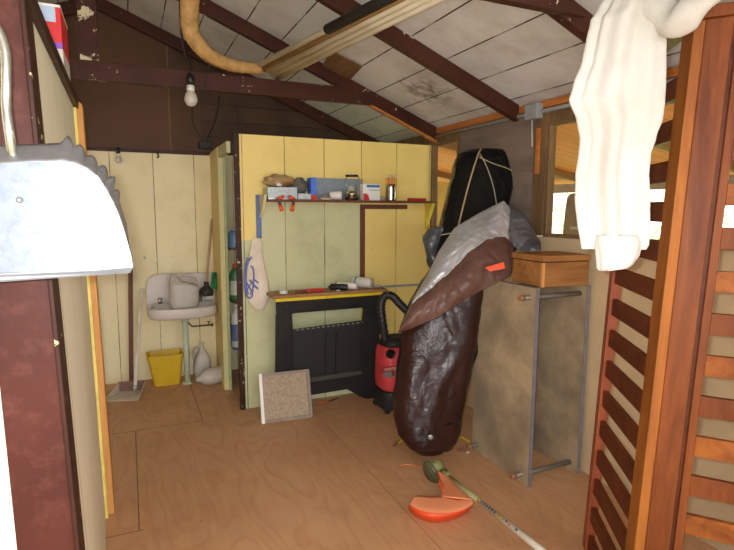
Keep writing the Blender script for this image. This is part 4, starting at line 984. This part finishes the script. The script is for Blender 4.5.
# guard: arm and curved skirt
og = plain('translucent orange guard', '#e48a5e', .45, hex2='#d8946a', scale=6); og2 = plain('deep orange rim', '#de4a1c', .45, var=.08)
def gz(px, py, z): return at(px, py, 'z', z)
outer = [(409, 509), (413, 514), (421, 519), (432, 522), (445, 521.5), (457, 518), (466, 513), (473, 506)]
inner = [(415, 496), (422, 496), (432, 496.5), (440, 496), (447, 497), (456, 499), (464, 499.5), (472.5, 500)]
bm = nb(); 
P_ = []
for (o1, i1) in zip(outer, inner):
    a = gz(o1[0], o1[1], .0); b = gz(i1[0], i1[1], .085)
    mid = gz(o1[0]*.8+i1[0]*.2, (o1[1]*.66+i1[1]*.34), .07)
    low = gz(o1[0], o1[1]-2, .03)
    P_.append([a, low, mid, b])
def grid(bm, P, sub=5):
    cols = list(zip(*P)); cs = [smoothpath(c, sub) for c in cols]; rows_ = [smoothpath(r, 4) for r in zip(*cs)]
    gv = [[bm.verts.new(p) for p in r] for r in rows_]
    for i in range(len(gv)-1):
        for j in range(len(gv[0])-1): bm.faces.new((gv[i][j], gv[i+1][j], gv[i+1][j+1], gv[i][j+1])).smooth = True
grid(bm, P_)
for v in bm.verts: v.co.z = max(v.co.z, .003)
bm.faces.ensure_lookup_table()
for f in bm.faces:
    if f.calc_center_median().z < .068: f.material_index = 1
obj('guard', bm, [og, og2], t, solid=.005)
bm = nb(); P2_ = []
for (l, r, z) in (((435, 470), (442, 473), .075), ((441, 481), (456, 480), .075), ((443, 490), (466, 490), .082), ((441, 496.5), (473, 500), .086)):
    P2_.append([gz(l[0], l[1], z), gz((l[0]+r[0])/2, (l[1]+r[1])/2, z+.012), gz(r[0], r[1], z)])
grid(bm, P2_); obj('guard_arm', bm, og, t, solid=.005)
for (a, b) in (((437, 472), (443, 491)), ((452, 478), (457, 498)), ((457, 482), (463, 500))):
    bm = nb(); tube(bm, [gz(a[0], a[1], .084), gz(b[0], b[1], .088)], .0045, 8); obj('rib', bm, og2, t)
# motor end, on the floor outside the frame
ee = sa+d*1.45
bm = nb(); box(bm, (ee.x-.09, ee.y-.22, .0), (ee.x+.09, ee.y+.0, ee.z+.07)); obj('engine_housing', bm, plain('white engine housing', '#d9d4c8', .5), t, bevel=.03)

# ================================================================== METAL DUSTPAN hung on the post
t = thing('metal_dustpan', 'shiny metal dustpan with crimped rim hanging on the brown post', 'dustpan', at(40, 280, 'y', 1.14))
shiny = plain('bright galvanized sheet', '#7c838d', .55, .8, hex2='#6a717b', scale=40, bump=.05, bs=200)
crimp = plain('dull crimped metal', '#8e8e90', .45, .6, scale=30)
YD = 1.14
fo = [(133, 268), (131, 255), (125, 234), (118, 213), (108, 193), (98, 177), (86, 168), (74, 163), (60, 161.5), (30, 162), (0, 164)]
cxp = at(-40, 200, 'y', YD).x
def mir(p): return V((2*cxp-p.x, p.y, p.z))
front = [at(px, py, 'y', YD+.004*(268-py)/100) for px, py in fo]
ring = front + [mir(p) for p in reversed(front)]
bl = [at(0, 274.5, 'y', YD), ]
bottomR = at(133, 268, 'y', YD)
bm = nb()
bmid = at(0, 276, 'y', YD); 
pts = front[:] + [mir(p) for p in reversed(front)]
pts += []
prism(bm, pts, (0, .002, 0)); obj('pan', bm, shiny, t)
bm = nb(); e0 = at(130, 273, 'y', YD-.010); b0 = at(133, 267.5, 'y', YD-.0005); m0 = mir(b0); m1_ = mir(e0)
# left side hidden outside the frame follows the same lip
prism(bm, [b0, e0, V((m1_.x, m1_.y, at(0, 285, 'y', YD-.01).z-.004)), V((m0.x, m0.y, m0.z-.004))], (0, .0015, 0)); obj('lip', bm, plain('bright folded lip', '#c2c8d0', .35, .8), t)
# crimped flange running back from the pan outline
oo = [(133, 268), (134, 262), (130, 240), (127.5, 222), (121, 205), (114.5, 192), (112, 181), (104, 172), (97, 165), (88, 158), (80, 150), (66, 140.5), (60, 142), (30, 143), (0, 144)]
bm = nb(); n_ = 220
def resample(ch, n):
    q = [V(p) for p in ch]; ln = [0]
    for a, b in zip(q, q[1:]): ln.append(ln[-1]+(b-a).length)
    out = []
    for i in range(n+1):
        s = ln[-1]*i/n; j = 0
        while j < len(ln)-2 and ln[j+1] < s: j += 1
        out.append(q[j].lerp(q[j+1], (s-ln[j])/max(1e-9, ln[j+1]-ln[j])))
    return out
inn = resample(front, n_); out_ = resample([at(px, py, 'y', YD+.055) for px, py in oo], n_)
def flange(mirror):
    g = []
    for i in range(n_+1):
        a, b = inn[i], out_[i]; wave = .2+abs(math.sin((i-76)*.21))*min(1, (i-72)/8, (168-i)/8) if 72 < i < 168 else .2
        row = []
        for j in range(7):
            f = j/6; p = a.lerp(b, f); amp_ = f*(wave-.4)
            n2 = (b-a); n2.y = 0; n2 = n2.normalized() if n2.length > 1e-5 else V((0, 0, 1))
            p = p + n2*amp_*.014 + V((0, amp_*.016, 0))
            row.append(bm.verts.new(mir(p) if mirror else p))
        g.append(row)
    for i in range(n_):
        for j in range(6): bm.faces.new((g[i][j], g[i+1][j], g[i+1][j+1], g[i][j+1])).smooth = True
flange(False); flange(True)
obj('crimped_rim', bm, crimp, t, solid=.0015)
bm = nb(); tube(bm, smoothpath([at(-12, 18, 'y', 1.17), at(-1, 32, 'y', 1.17), at(5.5, 52, 'y', 1.165), at(6.5, 78, 'y', 1.16), at(6.5, 105, 'y', 1.16), at(9.5, 132, 'y', 1.155), at(13, 156, 'y', YD+.03)], 8), .0085, 14)
obj('handle', bm, plain('chrome handle', '#cdd1ca', .25, .95), t)
hk = at(-12, 18, 'y', 1.17); bm = nb(); tube(bm, smoothpath([hk, hk+V((-.03, 0, .006)), hk+V((-.06, .0, -.012)), hk+V((-.08, 0, -.05)), hk+V((-.085, 0, -.11))], 6), .0085, 12); obj('handle', bm, plain('chrome handle b', '#cdd1ca', .25, .95), t)
bm = nb(); r0 = at(19.5, 200, 'y', YD-.001); lathe(bm, r0, [(.0055, 0), (.005, .003), (.002, .0045)], 16, (0, -1, 0)); obj('rivet', bm, M['galv'], t)
nl = hk+V((-.02, 0, .004)); bm = nb(); tube(bm, [(nl.x, 1.15, nl.z+.004), (nl.x, 1.315, nl.z-.004)], .004, 8); tag(obj('nail', bm, M['galv']), 'nail in the brown post holding up the dustpan', 'nail')

# ================================================================== SINK ALCOVE
por = plain('sink porcelain', '#d9cfc8', .25, hex2='#c6b8ac', scale=5, amt=.5)
t = thing('sink', 'old white wall sink with back splash on a pale green pipe leg', 'sink', (.39, 4.650, 0))
# back splash: rounded plate
q = [(146, 307), (145.5, 290), (147, 280), (153, 275), (165, 273.5), (190, 273), (212, 272.5), (216, 275), (218, 282), (218.5, 306)]
bm = nb(); prism(bm, [at(px, py, 'y', 4.865) for px, py in q], (0, .034, 0)); obj('back_splash', bm, por, t, bevel=.010)
bL, bR = at(147, 310, 'y', 4.62).x, at(222.5, 307, 'y', 4.62).x; bR = min(bR, .664); cx = (bL+bR)/2; BH = (bR-bL)/2
def bas(u, z, grow=1.0, inner=0.0):
    """D-shaped basin outline; u along the outline"""
    ca_, sa_ = math.cos(u), math.sin(u)
    x = cx + math.copysign(abs(ca_)**.7, ca_)*(BH*grow-inner); y = 4.670 + math.copysign(abs(sa_)**.6, sa_)*(.190*grow-inner)
    return V((x, min(y, 4.862), z))
nU = 56
bm = nb(); zz = .70
prof = [(.12, .575, 0), (.55, .585, 0), (.93, .60, 0), (.99, .62, 0), (1.0, .645, 0), (1.0, .675, 0), (.99, .687, 0), (1.0, .687, .02), (1.0, .68, .035), (1.0, .645, .045), (.95, .61, .06), (.5, .60, .06), (.1, .595, .0)]
loft(bm, [[bas(2*PI*i/nU, z, g, inn_) for i in range(nU)] for g, z, inn_ in prof]); obj('basin', bm, por, t)
bm = nb(); xd, yd = at(186, 350, 'y', 4.67).x, 4.670; tube(bm, [(xd, yd, .575), (xd, yd, .55)], [.045, .03], 16); tube(bm, [(xd, yd, .55), (xd+.005, yd, .0)], .0245, 16); lathe(bm, (xd, yd, 0), [(.04, 0), (.04, .012), (.026, .02)], 20); obj('pipe_leg', bm, plain('pale green pipe', '#c2ccb0', .5), t)
bm = nb(); v0 = at(209, 325, 'y', 4.700); tube(bm, [(xd, yd, .56), (xd+.06, 4.690, v0.z+.002), (v0.x+.02, 4.700, v0.z)], .008, 10); tube(bm, [(v0.x, 4.700, v0.z), (v0.x, 4.700, v0.z+.03)], .006, 10); tube(bm, [(v0.x-.015, 4.700, v0.z+.03), (v0.x+.015, 4.700, v0.z+.03)], .005, 8)
lathe(bm, (v0.x+.02, 4.700, v0.z), [(.014, 0), (.018, .006), (.014, .014)], 14, (1, 0, 0)); obj('valve', bm, plain('dark brass valve', '#6e6a4a', .4, .6), t)
fq = at(201, 297, 'y', 4.770)
bm = nb(); lathe(bm, (fq.x, 4.810, .687), [(.018, 0), (.014, .02), (.014, .05), (.02, .06), (.02, .07), (.004, .075)], 16); tube(bm, smoothpath([(fq.x, 4.810, .75), (fq.x, 4.750, .765), (fq.x, 4.700, .75)], 5), .009, 10); obj('faucet', bm, plain('chrome tap', '#8f938c', .25, .9), t)
fq = at(160, 297, 'y', 4.770)
bm = nb(); lathe(bm, (fq.x, 4.820, .687), [(.018, 0), (.014, .02), (.02, .04), (.004, .05)], 16); obj('faucet', bm, plain('chrome tap b', '#b0aaa2', .25, .9), t)
bm = nb(); s0 = at(206, 290, 'y', 4.840); crumple(bm, V((at(210, 294, 'y', 4.790).x, 4.805, .687+.035)), .045, .03, .033, 51, .1); tag(obj('cloth', bm, plain('white sponge', '#e6e0d6', .6)), 'white lump of cloth at the right back corner of the sink', 'cloth')
# plastic jugs
jm = plain('translucent white plastic', '#c4bcb2', .35, hex2='#aaa298', scale=4)
def jug(name, rows, y, dist, label, handle, half=.05, pw=.6):
    bm = nb(); rr = []
    for py, l, r in rows:
        a = at(l, py, 'y', y); b = at(r, py, 'y', y); c = (a+b)/2; hw = (b.x-a.x)/2; k_ = min(1, hw/.06)
        rr.append([V((c.x+math.copysign(abs(math.cos(2*PI*i/36))**pw, math.cos(2*PI*i/36))*hw, y+math.copysign(abs(math.sin(2*PI*i/36))**pw, math.sin(2*PI*i/36))*half*min(1, hw/half), c.z)) for i in range(36)])
    t_ = thing(name, label, 'jug', (rr[0][0].x, y, rr[0][0].z)); loft(bm, rr); obj('body', bm, jm, t_)
    bm = nb(); tube(bm, smoothpath([at(px, py, 'y', y) for px, py in handle], 6), .011, 10); obj('handle', bm, jm, t_)
    return t_
ybase = at(183, 306, 'y', 4.650)
rows = [(307, 171, 197), (305.5, 169.5, 198.5), (300, 169, 199), (290, 168.5, 199), (286, 168.5, 198), (284, 168.5, 193), (281.5, 169, 182), (277.5, 169.5, 179), (275.5, 170.5, 176), (274, 171, 175)]
jg = jug('plastic_jug', rows, 4.670, 0, 'cloudy white plastic jug with handle sitting in the sink', [(176, 279), (181, 276), (188, 275.3), (193, 277), (196, 281), (196.5, 287)], .075)
rows = [(379, 195, 208), (376, 193.5, 210), (368, 193.3, 211), (361, 194, 210.5), (356, 196.5, 208), (351, 199.5, 204.5), (349, 200, 204), (345, 200, 204)]
jg = jug('plastic_jug', rows, 4.810, 0, 'translucent gallon jug standing under the sink against the wall', [(198.5, 350), (194.5, 351), (193.6, 357), (194.5, 362)], .06)
# settle the standing jug on the floor
def drop_to(t_, z0):
    lo = 1e9
    for ch in t_.children:
        for v in ch.data.vertices: lo = min(lo, (t_.matrix_world @ v.co).z)
    t_.location.z += z0-lo
drop_to(jg, .001)
# lying jug
a = at(228, 374, 'z', .062); b = at(192, 384, 'z', .055); a.y -= .0
ax_ = (b-a); 
t = thing('plastic_jug', 'translucent gallon jug lying on its side by the alcove wall', 'jug', a)
a = at(223, 372, 'y', 4.60); b = at(197, 381, 'y', 4.55); a.z = .073; b.z = .06; ax_ = b-a
bm = nb(); tube(bm, [a, a+ax_*.02, a+ax_*.08, a+ax_*.58, a+ax_*.75, a+ax_*.88, a+ax_*.92, a+ax_*1.04], [.055, .066, .072, .072, .058, .030, .021, .021], 28)
obj('body', bm, jm, t)
# yellow bin
t = thing('waste_bin', 'yellow plastic waste bin beside the sink leg', 'bin', (.22, 4.730, 0))
yb = plain('yellow bin plastic', '#d6b01c', .45, var=.06)
def binring(x0, x1, y0, y1, z, n=10):
    pts = []; r = .03
    for cx_, cy_, s in ((x1-r, y1-r, 0), (x0+r, y1-r, 1), (x0+r, y0+r, 2), (x1-r, y0+r, 3)):
        for i in range(n): u = PI/2*(s+i/(n-1)); pts.append(V((cx_+r*math.cos(u), cy_+r*math.sin(u), z)))
    return pts
zt_ = .255; 
bl_, br_ = at(153.5, 386, 'z', 0), at(181, 383.5, 'z', 0)
y0 = 4.670
y0 = 4.67; zt_ = .27; bl2, br2 = at(146.3, 350, 'y', 4.66).x, at(183.3, 350, 'y', 4.66).x
rg = [binring(bl2+.05, br2-.03, y0+.01, y0+.15, .001), binring(bl2+.006, br2-.006, y0-.015, y0+.175, zt_-.03), binring(bl2, br2, y0-.021, y0+.181, zt_-.03), binring(bl2-.002, br2+.002, y0-.023, y0+.183, zt_), binring(bl2+.006, br2-.006, y0-.015, y0+.175, zt_), binring(bl2+.055, br2-.035, y0+.015, y0+.145, .008)]
bm = nb(); loft(bm, rg, smooth=False); obj('bin_body', bm, yb, t)
bm = nb(); box(bm, (bl2+.03, y0-.024, zt_-.033), (br2-.03, y0-.0215, zt_-.028)); obj('rim_line', bm, yb, t)
# floor dustpan with long handle and dark stick
t = thing('lobby_dustpan', 'white long-handled dustpan with brown back standing by the alcove wall', 'dustpan', at(125, 395, 'z', 0))
wp = plain('white metal pan', '#d8ccb8', .5, hex2='#b8a890', scale=9)
a, b, c, d4 = at(104, 402, 'z', .003), at(138, 400.5, 'z', .003), at(145, 390, 'z', .003), at(119, 392, 'z', .003)
bm = nb(); prism(bm, [a, b, c, d4], (0, 0, .004)); obj('pan_floor', bm, wp, t)
for s, e in ((a, d4), (b, c)):
    bm = nb(); prism(bm, [s+V((0, 0, .0045)), e+V((0, 0, .0045)), e+V((0, 0, .075)), s+V((0, 0, .016))], (.004, 0, 0)); obj('side_wall', bm, wp, t)
bm = nb(); prism(bm, [d4+V((0, .001, .0045)), c+V((0, .001, .0045)), c+V((0, .001, .085)), d4+V((0, .001, .085))], (0, .005, 0)); obj('back_wall', bm, plain('brown pan back', '#7d5a50', .5), t)
h1 = at(135, 387, 'y', c.y-.03); h2 = at(142, 289, 'y', 4.830)
bm = nb(); bar(bm, h1, h2, .028, .012, (0, 1, 0)); obj('handle', bm, wp, t, bevel=.004)
bm = nb(); lathe(bm, h1+V((0, -.016, .0)), [(.022, 0), (.022, .008), (.012, .012)], 18, (0, -1, 0)); obj('pivot', bm, M['galv'], t)
bm = nb(); lathe(bm, h2+V((0, -.016, -.01)), [(.018, 0), (.018, .02), (.012, .022)], 18, (0, -1, 0)); obj('grip', bm, wp, t)
bm = nb(); b1 = at(131, 383, 'z', .0); b1 = V((b1.x, 4.770, 0)); b2 = at(130.5, 268, 'y', 4.850); 
b1 = at(131, 378, 'y', 4.810); b1.z = .004
bar(bm, b1, b2, .036, .018, (0, 1, 0)); tag(obj('wooden_stick', bm, wood('dark reddish wood', '#7a4c40', '#5e362c', 'z', .6), bevel=.003), 'dark reddish wooden stick leaning on the cream wall behind the dustpan', 'stick')
# toilet plunger upside-down? handle up, cup in the sink corner
t = thing('plunger', 'black rubber plunger with wooden handle in the sink corner', 'plunger', V((.60, 4.770, .687)))
c = at(207, 291, 'y', 4.750); cz = .765; pc = V((at(206.5, 290, 'y', 4.750).x, 4.750, .745))
bm = nb(); lathe(bm, pc, [(.052, 0), (.056, .01), (.062, .04), (.05, .065), (.028, .08), (.02, .10), (.022, .12)], 28); obj('rubber_cup', bm, plain('black rubber', '#37302a', .6), t)
bm = nb(); tube(bm, [pc+V((0, 0, .10)), at(212, 219, 'y', 4.870)], .0115, 12); obj('handle', bm, wood('plunger handle wood', '#c9a88c', '#b08a70', 'z', .6), t)
# green brush
t = thing('toilet_brush', 'green bristle brush with pale handle beside the plunger', 'brush', V((.64, 4.700, .71)))
a = at(215.5, 289, 'y', 4.650); b = at(217, 273, 'y', 4.690); e = at(216.5, 240, 'y', 4.770)
bm = nb(); n1_ = (b-a).normalized(); random.seed(5)
s1 = n1_.orthogonal().normalized(); s2 = n1_.cross(s1)
for i in range(700):
    f = random.random(); u = random.uniform(0, 2*PI); p = a+(b-a)*f; dd = (s1*math.cos(u)+s2*math.sin(u)+n1_*random.uniform(-.25, .25)).normalized()
    L1 = .044*(1 if f > .15 else .8); w_ = n1_*.0016
    v = [bm.verts.new(p+w_), bm.verts.new(p-w_), bm.verts.new(p+dd*L1-w_), bm.verts.new(p+dd*L1+w_)]; bm.faces.new(v)
tube(bm, [a, b], .017, 12)
obj('bristles', bm, plain('green bristle', '#2f8a48', .6), t)
bm = nb(); tube(bm, [b, b+(e-b)*.75, b+(e-b)*.78, e], [.005, .006, .011, .010], 12); obj('handle', bm, plain('pale green handle', '#d8dcc8', .4), t)
# small screw head on the cream wall
bm = nb(); s_ = at(144.8, 257.5, 'y', YB); lathe(bm, (s_.x, YB-.001, s_.z), [(.012, 0), (.012, .004), (.006, .008)], 16, (0, -1, 0)); tag(obj('screw_cap', bm, M['galv']), 'round metal screw cap on the cream wall left of the sink', 'screw')

# ================================================================== CLOSET SHELVES seen through the gap
t = thing('closet_shelving', 'narrow closet shelves seen through the gap beside the alcove', 'shelf', (.95, 4.2, 0))
for z in (.32, .72, 1.16):
    bm = nb(); box(bm, (.76, 4.42, z), (1.149, 4.66, z+.02)); obj('shelf_board', bm, plain('blue grey shelf', '#5470a0', .6) if z < .5 else M['brownflat'], t)
for x in (.98, 1.12):
    bm = nb(); box(bm, (x, 4.661, 0), (x+.025, 4.70, 1.25)); obj('upright', bm, M['brownflat'], t)
def cbottle(px, z, h, r, col, label, cap='#e8e8e8', y=4.46, band=None):
    x = at(px, 300, 'y', y).x; t_ = thing('cleaning_bottle', label, 'bottle', (x, y, z))
    bm = nb(); lathe(bm, (x, y, z), [(r*.95, 0), (r, .01), (r, h*.72), (r*.6, h*.85), (r*.4, h*.9)], 22); obj('bottle_body', bm, plain('bottle '+col, col, .4, var=.05), t_, smooth=False)
    bm = nb(); lathe(bm, (x, y, z+h*.9), [(r*.42, 0), (r*.42, h*.1), (r*.2, h*.12)], 18); obj('cap', bm, plain('cap '+cap, cap, .4), t_)
    if band:
        bm = nb(); lathe(bm, (x, y, z+h*.15), [(r+.001, 0), (r+.001, h*.4)], 22, capt=False, capb=False); obj('label', bm, plain('band '+band, band, .5), t_)
cbottle(236, .74, .30, .05, '#4a8a58', 'green bottle with orange top on the closet middle shelf', '#e06a2c', band='#d9e0d0')
cbottle(236, 1.18, .16, .05, '#7a9cc8', 'blue-grey bottle on the closet top shelf', '#c8ccd0')
cbottle(236, .34, .36, .05, '#e6e2da', 'white bottle with blue and red print on the closet lower shelf', '#d8d8d8', band='#6f7ea8')
cbottle(239.5, .34, .30, .04, '#d8e0e6', 'pale bottle with red label behind the dark post on the closet lower shelf', '#5b86c0', y=4.5, band='#c86058')
bm = nb(); box(bm, (.83, 4.40, .0), (1.10, 4.62, .22)); tag(obj('storage_tub', bm, plain('dark tub', '#3a322c', .6), bevel=.01), 'dark tub on the closet floor under the shelves', 'tub')

# ================================================================== LIGHT
w = D.worlds.new('world'); bpy.context.scene.world = w; w.use_nodes = True
bg = w.node_tree.nodes['Background']; bg.inputs[0].default_value = lin('#f4f8ff'); bg.inputs[1].default_value = 2.5
ld = D.lights.new('sun', 'SUN'); ld.energy = 5; ld.angle = .01; ld.color = (1, .97, .9)
lo = D.objects.new('sun', ld); C.objects.link(lo); lo.rotation_euler = (math.radians(38), 0, math.radians(25))
# the camera's built-in flash, just beside the lens
fl = D.lights.new('camera_flash', 'SPOT'); fl.energy = 105; fl.shadow_soft_size = .012; fl.spot_size = math.radians(105); fl.spot_blend = 1.0; fl.color = (1, .98, .95)
fo_ = D.objects.new('camera_flash', fl); C.objects.link(fo_)
mm = m.copy(); pos = CAM + RT*-.035 + UP*.022 + FW*.01
for i in range(3): mm[i][3] = pos[i]
fo_.matrix_world = mm
s = bpy.context.scene
s.view_settings.view_transform = 'Standard'; s.view_settings.look = 'None'; s.view_settings.gamma = 1; s.view_settings.exposure = 0.35
